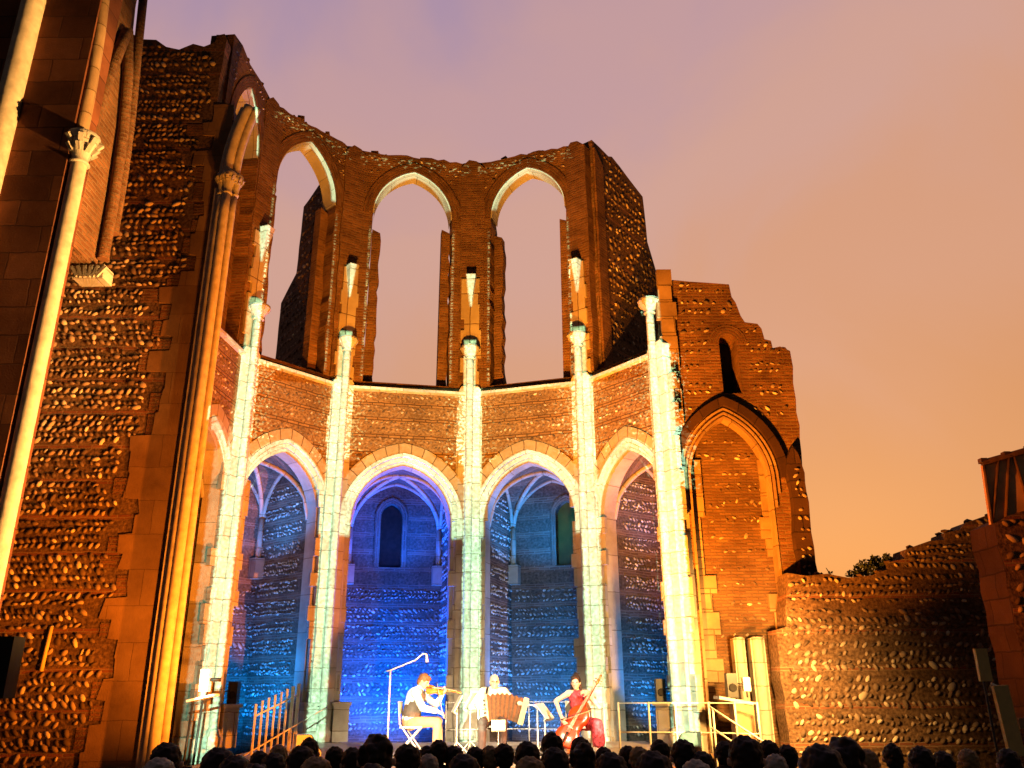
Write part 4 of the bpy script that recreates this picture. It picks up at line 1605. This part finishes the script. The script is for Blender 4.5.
def music_stand(loc, rz, label, h=.78, tilt=28):
    t = thing('music_stand', label, 'music stand', loc, 'music stands on the stage')
    t.rotation_euler = (0, 0, R(rz))
    mb = MB(); mb.tube([(0, 0, .12), (0, 0, h)], .012, 8); lb(mb, 'pole', 'cream_metal', t)
    for k in range(3):
        a_ = 2.09 * k + .4
        mb = MB(); mb.tube([(0, 0, .22), (.24 * math.cos(a_), .24 * math.sin(a_), .0)], .009, 6); lb(mb, 'leg', 'cream_metal', t)
    rt = Matrix.Rotation(R(tilt), 3, 'X')
    mb = MB(); mb.box(Vector((0, 0, h + .08)), (.46, .012, .30), rt)
    mb.box(Vector((0, 0, h + .08)) + rt @ Vector((0, -.03, -.15)), (.46, .06, .012), rt); lb(mb, 'desk', 'cream_metal', t)
    if h == .72:
        return t
    mb = MB(); mb.box(Vector((.0, 0, h + .09)) + rt @ Vector((0, -.012, 0)), (.40, .004, .27), rt); lb(mb, 'sheet_music', 'paper', t)
    return t


VX, AX, CX = (-1.66, 15.45, SZ), (-.36, 15.5, SZ), (1.07, 15.0, SZ)
folding_chair((VX[0] - .12, VX[1], SZ), R(-90), 'cream folding chair under the violinist')
folding_chair((AX[0], AX[1] + .02, SZ), R(180), 'cream folding chair under the accordionist')
folding_chair((CX[0] + .03, CX[1] + .03, SZ), R(180), 'cream folding chair under the cellist')
music_stand((-.98, 15.3, SZ), 100, 'music stand nearest the violinist hand', .74)
music_stand((-.76, 15.5, SZ), 80, 'second music stand, between the violinist and the middle pilaster', .78)
music_stand((-.26, 14.85, SZ), 185, 'low music stand in front of the accordion', .72, 40).scale = (.5, .5, .62)
music_stand((.52, 15.1, SZ), 250, 'tilted music stand between the accordionist and the cellist', .62, 40)


def mic_stand(loc, label, pts, micp):
    t = thing('microphone_stand', label, 'microphone stand', loc, 'microphone stands')
    mb = MB(); mb.tube([(0, 0, .02), (0, 0, pts[0][2])], .014, 8); lb(mb, 'pole', 'white', t)
    mb = MB(); mb.lathe((0, 0, 0), [(.14, 0), (.14, .02), (.05, .035), (.02, .05)], 14); lb(mb, 'base', 'black', t)
    mb = MB(); mb.tube(pts, .011, 8); lb(mb, 'boom', 'white', t)
    mb = MB(); a_, b_ = Vector(pts[-1]), Vector(micp); mb.tube([a_, a_.lerp(b_, .6), b_], [.016, .02, .03], 10); lb(mb, 'microphone', 'white', t)
    return t


mic_stand((-2.14, 15.2, SZ), 'white boom microphone stand reaching over the violinist', [(-.08, 0, 1.35), (0, 0, 1.37), (.42, 0, 1.53), (.56, 0, 1.64), (.62, 0, 1.63)], (.63, 0, 1.50))
mic_stand((.40, 15.2, SZ), 'short microphone stand beside the accordion bass end', [(.02, 0, .72), (-.05, 0, .78), (-.16, -.02, .80)], (-.22, -.03, .77))

# violinist, seated in profile facing right
vt = thing('person', 'man in white shirt and dark waistcoat playing the violin on a folding chair', 'musician', VX)
hp, P, rot = head((.08, -.02, 1.19), (.86, -.18, -.48))
pel, chest = Vector((-.13, 0, .55)), Vector((-.05, 0, .94))
shR, shL = Vector((-.04, -.18, 1.0)), Vector((0, .16, 1.01))
elR, elL = Vector((.10, -.30, .76)), Vector((.30, .08, .80))
haR, haL = Vector((.36, -.26, .70)), Vector((.42, -.04, .99))
kn = [Vector((.34, -.12, .53)), Vector((.34, .12, .53))]
ft = [Vector((.32, -.13, .09)), Vector((.38, .13, .09))]
tor = [(pel, Vector((-.10, 0, .75)), .155, .14), (Vector((-.10, 0, .75)), chest, .14, .155), (shR, shL, .07, .07), (chest, Vector((.0, 0, 1.06)), .1, .055)]
limbs = [(shR, elR, .058, .045), (elR, haR, .044, .03), (shL, elL, .056, .045), (elL, haL, .044, .03)]
legs = []
for q, (k_, f_) in enumerate(zip(kn, ft)):
    hip = Vector((-.10, -.09 if q == 0 else .09, .52))
    legs += [(hip, k_, .09, .066), (k_, f_, .06, .04)]
shoes = [(f_ + Vector((0, 0, -.045)), f_ + Vector((.17, 0, -.055)), .045, .034) for f_ in ft]
prims = hp + tor + limbs + legs + shoes + [(Vector((-.01, 0, 1.02)), Vector((.05, -.01, 1.13)), .055, .052)]
prims += hand(haR, (.9, -.1, -.35), (0, .2, -1), .7) + hand(haL, (.45, -.5, .5), (-.3, -.5, .5), .8)
local_obj('body', blob_mesh('body', prims, .0085, 'skin', 1), vt)
face_details(vt, P, rot)
sl = [(shR, elR, .074, .062), (elR, elR.lerp(haR, .86), .062, .045), (shL, elL, .072, .06), (elL, elL.lerp(haL, .84), .06, .044)]
local_obj('shirt', blob_mesh('shirt', [(a_, b_, r0 + .012, r1 + .012) for a_, b_, r0, r1 in tor[:3]] + sl + [(Vector((-.02, 0, 1.0)), Vector((.02, 0, 1.08)), .09, .07)], .012, 'shirt', 1), vt)
local_obj('waistcoat', blob_mesh('waistcoat', [(pel + Vector((.01, 0, .08)), Vector((-.095, 0, .75)), .168, .158), (Vector((-.095, 0, .75)), Vector((-.04, 0, .93)), .158, .166), (Vector((0, -.06, .93)), Vector((.03, -.05, 1.02)), .09, .05), (Vector((0, .06, .93)), Vector((.03, .05, 1.02)), .09, .05)], .012, 'vest', 1), vt)
local_obj('trousers', blob_mesh('trousers', [(a_, b_, r0 + .013, r1 + .016) for a_, b_, r0, r1 in legs] + [(pel, pel + Vector((0, 0, .02)), .17, .16)], .012, 'tan', 1), vt)
for s_ in shoes:
    local_obj('shoe', blob_mesh('shoe', [(s_[0], s_[1], .052, .042)], .01, 'ebony', 1), vt)
local_obj('hair', blob_mesh('hair', [(P(0, -.02, .03), (.088, .1, .104), rot), (P(0, .04, .085), (.07, .06, .04), rot), (P(0, -.06, -.02), (.075, .055, .08), rot), (P(.03, .075, .07), (.05, .03, .03), rot), (P(-.04, .07, .075), (.04, .03, .03), rot)], .009, 'hair_brown', 1), vt)


def fiddle(name, label, cat, loc, axis, front, L, mats, neck=.9):
    """violin family body: waisted outline with ribs, neck, scroll, bridge and strings; axis runs from tail to scroll"""
    t = thing(name, label, cat, loc)
    z = Vector(axis).normalized()
    y = -Vector(front)
    y = (y - z * y.dot(z)).normalized()
    x = y.cross(z).normalized()
    W = lambda a_, b_, c_: x * a_ * L + y * b_ * L + z * c_ * L
    half = [(0, 0), (.12, .004), (.20, .03), (.25, .10), (.27, .20), (.25, .30), (.19, .38), (.165, .46), (.175, .55), (.21, .62), (.225, .70), (.21, .80), (.16, .88), (.09, .945), (.03, .97), (0, .97)]
    out = half + [(-a_, b_) for a_, b_ in reversed(half[1:-1])]
    th = .09
    mb = MB()
    n = len(out)
    rows = [[W(a_ * .55, -.075 - .0, .5 + (b_ - .5) * .55) for a_, b_ in out], [W(a_ * .93, -.055, .5 + (b_ - .5) * .95) for a_, b_ in out], [W(a_, -.042, b_) for a_, b_ in out],
            [W(a_ * .95, -.03, .5 + (b_ - .5) * .96) for a_, b_ in out], [W(a_ * .95, .05, .5 + (b_ - .5) * .96) for a_, b_ in out], [W(a_, .06, b_) for a_, b_ in out], [W(a_ * .55, .085, .5 + (b_ - .5) * .55) for a_, b_ in out]]
    mb.grid(rows, True, cap=True)
    body = lb(mb, 'body', mats[0], t)
    for s in (-1, 1):
        mb = MB(); mb.tube([W(s * .085, -.07, .33), W(s * .105, -.072, .37), W(s * .085, -.074, .42), W(s * .07, -.074, .46)], .008 * L, 5); lb(mb, 'sound_hole', 'ebony', body)
    mb = MB(); mb.tube([W(0, -.03, .9), W(0, -.05, 1.1), W(0, -.05, 1.1 + neck * .55)], [.035 * L, .03 * L, .027 * L], 8); nk = lb(mb, 'neck', mats[0], t)
    q = 1.1 + neck * .55
    mb = MB(); mb.tube([W(0, -.05, q), W(0, -.03, q + .10), W(0, .0, q + .2), W(0, -.03, q + .25), W(0, -.065, q + .22), W(0, -.05, q + .18)], [.028 * L, .03 * L, .026 * L, .024 * L, .02 * L, .015 * L], 8)
    for s in (-1, 1):
        for k in (.07, .13):
            mb.tube([W(0, -.03, q + k), W(s * .09, -.03, q + k)], .011 * L, 6)
    lb(mb, 'scroll', mats[0], t)
    mb = MB(); mb.tube([W(0, -.085, .62), W(0, -.085, q)], [.034 * L, .024 * L], 6); lb(mb, 'fingerboard', 'ebony', t)
    mb = MB(); mb.tube([W(0, -.09, .04), W(0, -.11, .28)], [.02 * L, .035 * L], 6); lb(mb, 'tailpiece', 'ebony', t)
    mb = MB()
    for k in (-1.5, -.5, .5, 1.5):
        mb.tube([W(k * .018, -.12, .28), W(k * .02, -.145, .39), W(k * .011, -.11, q)], .0035 * L, 4)
    lb(mb, 'strings', 'steel', t)
    mb = MB(); mb.box(W(0, -.105, .39), (.12 * L, .012 * L, .075 * L), Matrix((x, z, -y)).transposed() @ Matrix.Identity(3)); lb(mb, 'bridge', 'paper', t)
    return t, W


base = Vector(VX)
fiddle('violin', 'orange varnished violin tucked under the chin of the man in white', 'violin', base + Vector((.13, -.07, 1.06)), (.86, .02, -.10), (0, -.65, .76), .36, ('varnish',), .7)
bw = thing('violin_bow', 'thin violin bow in the right hand of the violinist', 'bow', base + Vector((.42, -.27, .70)))
mb = MB(); mb.tube([(0, 0, 0), (-.06, .1, .22), (-.12, .22, .46)], [.006, .006, .004], 6); lb(mb, 'stick', 'ebony', bw)
mb = MB(); mb.tube([(.015, 0, .01), (-.10, .215, .46)], .004, 4); lb(mb, 'bow_hair', 'paper', bw)

# accordionist
at_ = thing('person', 'pale haired man in cream shirt playing the accordion', 'musician', AX)
hp, P, rot = head((.02, -.06, 1.17), (.12, -1, -.10))
pel, chest = Vector((0, .06, .55)), Vector((0, 0, .93))
shR, shL = Vector((-.18, 0, 1.0)), Vector((.18, 0, 1.0))
elR, elL = Vector((-.37, -.06, .76)), Vector((.42, -.06, .76))
haR, haL = Vector((-.27, -.32, .80)), Vector((.50, -.27, .80))
tor = [(pel, Vector((0, .03, .75)), .165, .155), (Vector((0, .03, .75)), chest, .155, .16), (shR, shL, .072, .072), (chest, Vector((0, -.02, 1.05)), .1, .055)]
limbs = [(shR, elR, .058, .046), (elR, haR, .044, .03), (shL, elL, .058, .046), (elL, haL, .044, .03)]
legs, shoes = [], []
for q in (-1, 1):
    k_, f_ = Vector((q * .17, -.42, .53)), Vector((q * .18, -.40, .09))
    legs += [(Vector((q * .1, .02, .52)), k_, .092, .068), (k_, f_, .062, .042)]
    shoes.append((f_ + Vector((0, 0, -.045)), f_ + Vector((q * .02, -.17, -.055)), .045, .034))
prims = hp + tor + limbs + legs + shoes + [(Vector((0, -.01, 1.02)), Vector((.015, -.04, 1.12)), .056, .052)]
prims += hand(haR, (.55, -.4, -.5), (.8, 0, .2), .5) + hand(haL, (-.15, -.9, .2), (-1, 0, 0), .6)
local_obj('body', blob_mesh('body', prims, .0085, 'skin', 1), at_)
face_details(at_, P, rot)
sl = [(shR, elR, .078, .068), (elR, elR.lerp(haR, .5), .066, .055), (shL, elL, .078, .068), (elL, elL.lerp(haL, .5), .066, .055)]
local_obj('shirt', blob_mesh('shirt', [(a_, b_, r0 + .014, r1 + .014) for a_, b_, r0, r1 in tor[:3]] + sl + [(Vector((0, 0, .99)), Vector((0, -.01, 1.06)), .092, .072)], .012, 'cream_shirt', 1), at_)
local_obj('trousers', blob_mesh('trousers', [(a_, b_, r0 + .014, r1 + .018) for a_, b_, r0, r1 in legs] + [(pel, pel + Vector((0, 0, .02)), .18, .165)], .012, 'dark_cloth', 1), at_)
for s_ in shoes:
    local_obj('shoe', blob_mesh('shoe', [(s_[0], s_[1], .052, .042)], .01, 'ebony', 1), at_)
local_obj('hair', blob_mesh('hair', [(P(0, -.025, .03), (.082, .092, .098), rot), (P(0, -.055, -.02), (.076, .05, .075), rot)], .009, 'hair_grey', 1), at_)
gl = MB()
for q in (-1, 1):
    gl.tube([P(q * .034 + .022 * math.cos(k * .7), .102, .012 + .018 * math.sin(k * .7)) for k in range(10)], .0025, 4)
gl.tube([P(-.012, .106, .014), P(.012, .106, .014)], .0025, 4)
lb(gl, 'spectacles', 'ebony', at_)

ac = thing('accordion', 'brown piano accordion with open bellows and amber casing', 'accordion', Vector(AX) + Vector((0, -.27, .56)))
ra = Matrix.Rotation(R(-6), 3, 'Y')
mb = MB(); mb.box((-.15, 0, .19), (.13, .2, .44), ra); mb.box((-.205, -.05, .20), (.03, .16, .46), ra); lb(mb, 'treble_casing', 'pearl', ac)
mb = MB()
for k in range(16):
    mb.box(ra @ Vector((-.235, -.06, .005 + k * .026)) + Vector((0, 0, 0)), (.02, .13, .022), ra)
kb = lb(mb, 'keyboard', 'ivory', ac)
mb = MB()
for k in range(15):
    if k % 7 not in (2, 6):
        mb.box(ra @ Vector((-.246, -.02, .018 + k * .026)), (.012, .07, .012), ra)
lb(mb, 'black_keys', 'ebony', kb)
mb = MB()
for k in range(5):
    mb.box(ra @ Vector((-.12, -.103, .06 + k * .065)), (.05, .012, .035), ra)
lb(mb, 'grille', 'ebony', ac)
rows = []
F = 17
for k in range(F):
    t = k / (F - 1)
    ang = R(-6 + 22 * t)
    cx, cz = -.085 + .50 * t, -.02 + .05 * math.sin(math.pi * t) - .03 * t
    hh, dd = (.42 if k % 2 else .385), (.2 if k % 2 else .165)
    ax = Vector((math.sin(ang), 0, math.cos(ang)))
    c0 = Vector((cx, 0, cz))
    rows.append([c0 + Vector((0, -dd / 2, 0)), c0 + Vector((0, dd / 2, 0)), c0 + ax * hh + Vector((0, dd / 2, 0)), c0 + ax * hh + Vector((0, -dd / 2, 0))])
mb = MB(); mb.grid(rows, True, smooth=False, cap=True); lb(mb, 'bellows', 'bellows', ac)
rb = Matrix.Rotation(R(16), 3, 'Y')
mb = MB(); mb.box(Vector((.415, 0, -.05)) + rb @ Vector((.05, 0, .21)), (.09, .2, .44), rb); lb(mb, 'bass_casing', 'pearl', ac)
mb = MB(); mb.tube([(-.12, .06, .41), (-.1, .2, .52), (-.12, .3, .42)], .018, 6); lb(mb, 'strap', 'ebony', ac)

# cellist
ct = thing('person', 'dark haired woman in sleeveless red patterned dress playing the cello', 'musician', CX)
hp, P, rot = head((-.02, -.05, 1.15), (-.22, -1, -.12), .96)
pel, chest = Vector((.03, .06, .54)), Vector((.01, .0, .90))
shR, shL = Vector((-.15, -.02, .975)), Vector((.17, -.01, .975))
elR, elL = Vector((-.37, -.17, .86)), Vector((.36, -.12, .76))
haR, haL = Vector((-.29, -.42, .60)), Vector((.13, -.30, .97))
tor = [(pel, Vector((.02, .03, .74)), .155, .125), (Vector((.02, .03, .74)), chest, .125, .14), (shR, shL, .058, .058), (chest, Vector((0, -.02, 1.02)), .085, .048)]
limbs = [(shR, elR, .048, .038), (elR, haR, .037, .025), (shL, elL, .048, .038), (elL, haL, .037, .025)]
legs, shoes = [], []
for q in (-1, 1):
    k_, f_ = Vector((.04 + q * .25, -.36, .50)), Vector((.04 + q * .24, -.34, .08))
    legs += [(Vector((.03 + q * .1, .02, .50)), k_, .09, .062), (k_, f_, .056, .035)]
    shoes.append((f_ + Vector((0, 0, -.04)), f_ + Vector((q * .03, -.15, -.05)), .038, .03))
prims = hp + tor + limbs + legs + shoes + [(Vector((0, -.01, .98)), Vector((-.01, -.03, 1.10)), .046, .044)]
prims += hand(haR, (.3, -.7, -.6), (.6, .1, -.4), .7, .92) + hand(haL, (-.6, -.5, .35), (-.3, .4, -.6), .8, .92)
local_obj('body', blob_mesh('body', prims, .008, 'skin', 1), ct)
face_details(ct, P, rot)
dr = [(a_, b_, r0 + .012, r1 + .012) for a_, b_, r0, r1 in tor[:2]] + [(Vector((-.07, 0, .94)), Vector((.09, 0, .94)), .09, .09)]
for q in (-1, 1):
    dr += [(Vector((.03 + q * .1, .02, .50)), Vector((.04 + q * .25, -.36, .50)), .115, .10), (Vector((.04 + q * .25, -.36, .50)), Vector((.04 + q * .27, -.33, .24)), .10, .11)]
local_obj('dress', blob_mesh('dress', dr, .012, 'dress', 1), ct)
for s_ in shoes:
    local_obj('shoe', blob_mesh('shoe', [(s_[0], s_[1], .044, .036)], .01, 'ebony', 1), ct)
local_obj('hair', blob_mesh('hair', [(P(0, -.025, .03), (.088, .1, .106), rot), (P(0, -.06, -.04), (.085, .055, .11), rot), (P(.07, -.02, -.03), P(.085, -.01, -.16), .03, .025), (P(-.07, -.02, -.03), P(-.085, -.01, -.16), .03, .025), (P(0, -.06, .12), (.05, .05, .045), rot), (P(.03, .06, .09), (.05, .04, .03), rot)], .009, 'hair_dark', 1), ct)
cel, W = fiddle('cello', 'red and orange varnished cello held slanting by the woman in the dress', 'cello', Vector(CX) + Vector((-.30, -.56, .20)), (.55, .22, .83), (-.35, -1, .2), .74, ('cello',), .72)
mb = MB(); mb.tube([W(0, 0, 0), W(0, 0, -.24)], [.012, .005], 6); lb(mb, 'endpin', 'steel', cel)
cb_ = thing('cello_bow', 'thin cello bow crossing the cello strings', 'bow', Vector(CX) + Vector((-.27, -.48, .60)))
mb = MB(); mb.tube([(-.04, .0, -.02), (.2, -.2, .07), (.46, -.36, .16)], [.007, .007, .005], 6); lb(mb, 'stick', 'ebony', cb_)
mb = MB(); mb.tube([(-.03, -.012, -.035), (.455, -.372, .14)], .004, 4); lb(mb, 'bow_hair', 'paper', cb_)

# rails
def rail(name, label, posts, z0, h, bars, loc, mat='cream_metal', r=.016):
    t = thing(name, label, 'railing', loc)
    L0 = Vector(loc)
    for p in posts:
        mb = MB(); mb.tube([Vector((p[0], p[1], z0)) - L0, Vector((p[0], p[1], z0 + h)) - L0], r, 8); lb(mb, 'post', mat, t)
    for z in bars:
        mb = MB(); mb.tube([Vector((p[0], p[1], z0 + z)) - L0 for p in posts], r * .62, 6); lb(mb, 'bar', mat, t)
    return t


rail('guard_rail', 'thin two bar guard rail behind the musicians', [(-1.35, 17.7), (-.6, 17.9), (.3, 17.9), (1.15, 17.6), (1.75, 17.3)], SZ, .82, (.30, .80), (0, 17.8, SZ), 'steel', .011)
rail('guard_rail', 'two bar guard rail with thick posts right of the cellist', [(1.95, 16.6), (2.5, 16.5), (2.98, 16.4), (3.55, 16.2), (3.95, 15.9), (4.3, 15.7)], SZ - .05, .86, (.34, .84), (3, 16.4, SZ), 'cream_metal', .02)
sr = thing('sloping_handrail', 'cream handrail sloping down stairs at the right stage end', 'handrail', (3.9, 15.4, 0))
for dz in (0, -.34):
    mb = MB(); mb.tube([(-.45, .3, 1.36 + dz), (.55, -.5, .62 + dz)], .018, 8); lb(mb, 'rail_bar', 'cream_metal', sr)
for t_ in (.05, .55, .98):
    q = Vector((-.45, .3, 1.36)).lerp(Vector((.55, -.5, .62)), t_)
    mb = MB(); mb.tube([q, (q.x, q.y, 0)], .018, 8); lb(mb, 'post', 'cream_metal', sr)
sl = thing('stair_balustrade', 'cream balustrade of upright slats climbing at the left stage end', 'railing', (-4.32, 16.2, 0))
pa, pb = Vector((-.24, -.5, 0)), Vector((.2, .7, 0))
for k in range(8):
    t_ = k / 7
    q = pa.lerp(pb, t_)
    zt = 1.25 + .34 * t_
    mb = MB(); mb.box((q.x, q.y, (zt + .35 + .2 * t_) / 2 + .1), (.03 if k < 6 else .06, .04, zt - .15 - .2 * t_)); lb(mb, 'slat', 'cream_metal', sl)
mb = MB(); mb.tube([pa + Vector((0, 0, 1.25)), pb + Vector((0, 0, 1.59))], .016, 8); lb(mb, 'top_rail', 'cream_metal', sl)
mb = MB(); mb.tube([pa + Vector((-.1, -.1, .62)), pb + Vector((.5, .3, 1.36))], .014, 8); lb(mb, 'handrail', 'cream_metal', sl)

# stage monitors
def wedge(loc, rz, label, mat):
    t = thing('wedge_monitor', label, 'stage monitor', loc, 'wedge stage monitors')
    t.rotation_euler = (0, 0, R(rz))
    pf = [(-.2, 0), (.2, 0), (.2, .12), (.02, .38), (-.2, .38)]
    mb = MB()
    f2 = Frame((0, 0), (1, 0), 0, (0, -1))
    slab(mb, f2, [pf], .2, -.2)
    b_ = lb(mb, 'cabinet', mat, t)
    mb = MB(); mb.box((.115, 0, .258), (.27, .34, .012), Matrix.Rotation(R(55), 3, 'Y')); lb(mb, 'grille', 'black', t)
    return t


wedge((-3.35, 14.6, SZ), 20, 'white wedge monitor by the second pilaster', 'white')
wedge((2.72, 14.2, SZ + .02), 160, 'tan wedge monitor at the right of the stage', 'tan')

# speakers and small floodlights on the plinths and stands
def flood_set(x, y, z, face, lab_s, lab_l, h=.42):
    t = thing('loudspeaker', lab_s, 'loudspeaker', (x, y, z), 'small loudspeakers along the apse')
    mb = MB(); mb.box((0, 0, h / 2), (.19, .2, h)); lb(mb, 'cabinet', 'black', t)
    mb = MB(); mb.lathe((0, 0, 0), [(.075, 0), (.06, .012), (.02, .004)], 14)
    o = lb(mb, 'driver', 'skirt', t); o.location = (0, -.101, h * .4); o.rotation_euler = (R(90), 0, 0)
    t2 = thing('floodlight', lab_l, 'floodlight', (x + face * .27, y - .02, z), 'small white floodlights along the apse')
    mb = MB(); mb.box((0, 0, .23), (.13, .13, .24)); lb(mb, 'lamp_housing', 'white', t2)
    mb = MB(); mb.tube([(0, 0, 0), (0, 0, .12)], .015, 6); mb.tube([(0, 0, .24), (-face * .16, .0, .24)], .014, 6); lb(mb, 'bracket', 'black', t2)


def on_plinth(bi, u, n=-.05):
    return BAYS[bi].pt(u, n, 0)


q = on_plinth(1, .36, .05); flood_set(q.x + .10, q.y, 1.42, -1, 'black loudspeaker on the plinth right of the first lit pilaster', 'white floodlight on the plinth right of the first lit pilaster')
q = on_plinth(4, 2.1, .05); flood_set(q.x - .14, q.y, 1.42, 1, 'black loudspeaker on the plinth left of the last lit pilaster', 'white floodlight on the plinth left of the last lit pilaster')
bs = thing('equipment_shelf', 'low cabinet with sloping pale top before the blocked arch', 'cabinet', (4.15, 16.3, 0))
mb = MB(); mb.box((.02, 0, .80), (.34, .4, 1.2)); lb(mb, 'cabinet_body', 'tan', bs)
mb = MB(); mb.box((-.12, 0, 1.45), (.62, .46, .05), Matrix.Rotation(R(10), 3, 'Y')); lb(mb, 'shelf_top', 'cream_metal', bs)
mb = MB(); mb.tube([(.22, -.2, 1.40), (.27, -.2, .3)], .022, 6); lb(mb, 'leg', 'black', bs)
flood_set(4.02, 16.3, 1.5, 1, 'black loudspeaker in front of the blocked arch', 'white floodlight in front of the blocked arch')
# left pair of stands near the column
ls = thing('lighting_stand', 'pale floodlight on two dark posts between the engaged column and the first pilaster', 'lighting stand', (-5.35, 15.0, 0))
for dx in (-.14, .02):
    mb = MB(); mb.tube([(dx, 0, 0), (dx + .06, 0, 1.52)], .022, 8); lb(mb, 'post', 'black', ls)
mb = MB(); mb.box((.08, 0, 1.56), (.46, .3, .035), Matrix.Rotation(R(-12), 3, 'Y')); lb(mb, 'shelf_top', 'white', ls)
mb = MB(); mb.box((.09, 0, 1.84), (.15, .16, .36)); mb.box((.09, -.02, 1.62), (.06, .06, .1)); lb(mb, 'lamp_housing', 'white', ls)
mb = MB(); mb.tube([(.12, 0, 1.85), (.34, .05, 1.85)], .03, 8); lb(mb, 'bracket', 'black', ls)

# pale panels at the right edge
pp = thing('panel_light', 'tall pale yellow panel on a stand at the right edge', 'panel light', (4.97, 9, 0))
mb = MB(); mb.box((0, 0, 1.36), (.15, .06, .66), Matrix.Rotation(R(-3), 3, 'Y')); lb(mb, 'panel', 'yellow_panel', pp)
mb = MB(); mb.tube([(.02, .05, 0), (.02, .05, 1.3)], .02, 8); lb(mb, 'pole', 'black', pp)
mb = MB(); mb.box((.13, .02, 1.33), (.06, .08, .1)); lb(mb, 'control_box', 'tan', pp)
pp2 = thing('panel_light', 'small pale yellow panel above and left of the tall one', 'panel light', (4.85, 9.05, 0))
mb = MB(); mb.box((0, 0, 1.89), (.12, .05, .32)); lb(mb, 'panel', 'yellow_panel', pp2)
mb = MB(); mb.tube([(0, .04, 0), (0, .04, 1.8)], .014, 8); lb(mb, 'pole', 'black', pp2)
mb = MB(); mb.tube([(.03, -.03, 1.71), (.09, -.03, 1.68)], .012, 6); lb(mb, 'clamp', 'white', pp2)

# at the left edge
sp_ = thing('column_loudspeaker', 'dark column loudspeaker at the left frame edge beside the shaft', 'loudspeaker', (-5.42, 9.3, 0))
mb = MB(); mb.box((0, 0, 1.93), (.22, .22, .62)); lb(mb, 'cabinet', 'skirt', sp_)
mb = MB(); mb.tube([(0, 0, 0), (0, 0, 1.62)], .025, 8); lb(mb, 'pole', 'black', sp_)
tag(sp_.children[0], None)
pk = MB(); pk.tube([(-8.02, 14.86, 2.0), (-7.98, 14.86, 2.72)], .035, 8)
tag(pk.build('wall_batten', 'yellow_panel'), 'short pale batten fixed on the flint wall at far left', 'batten')
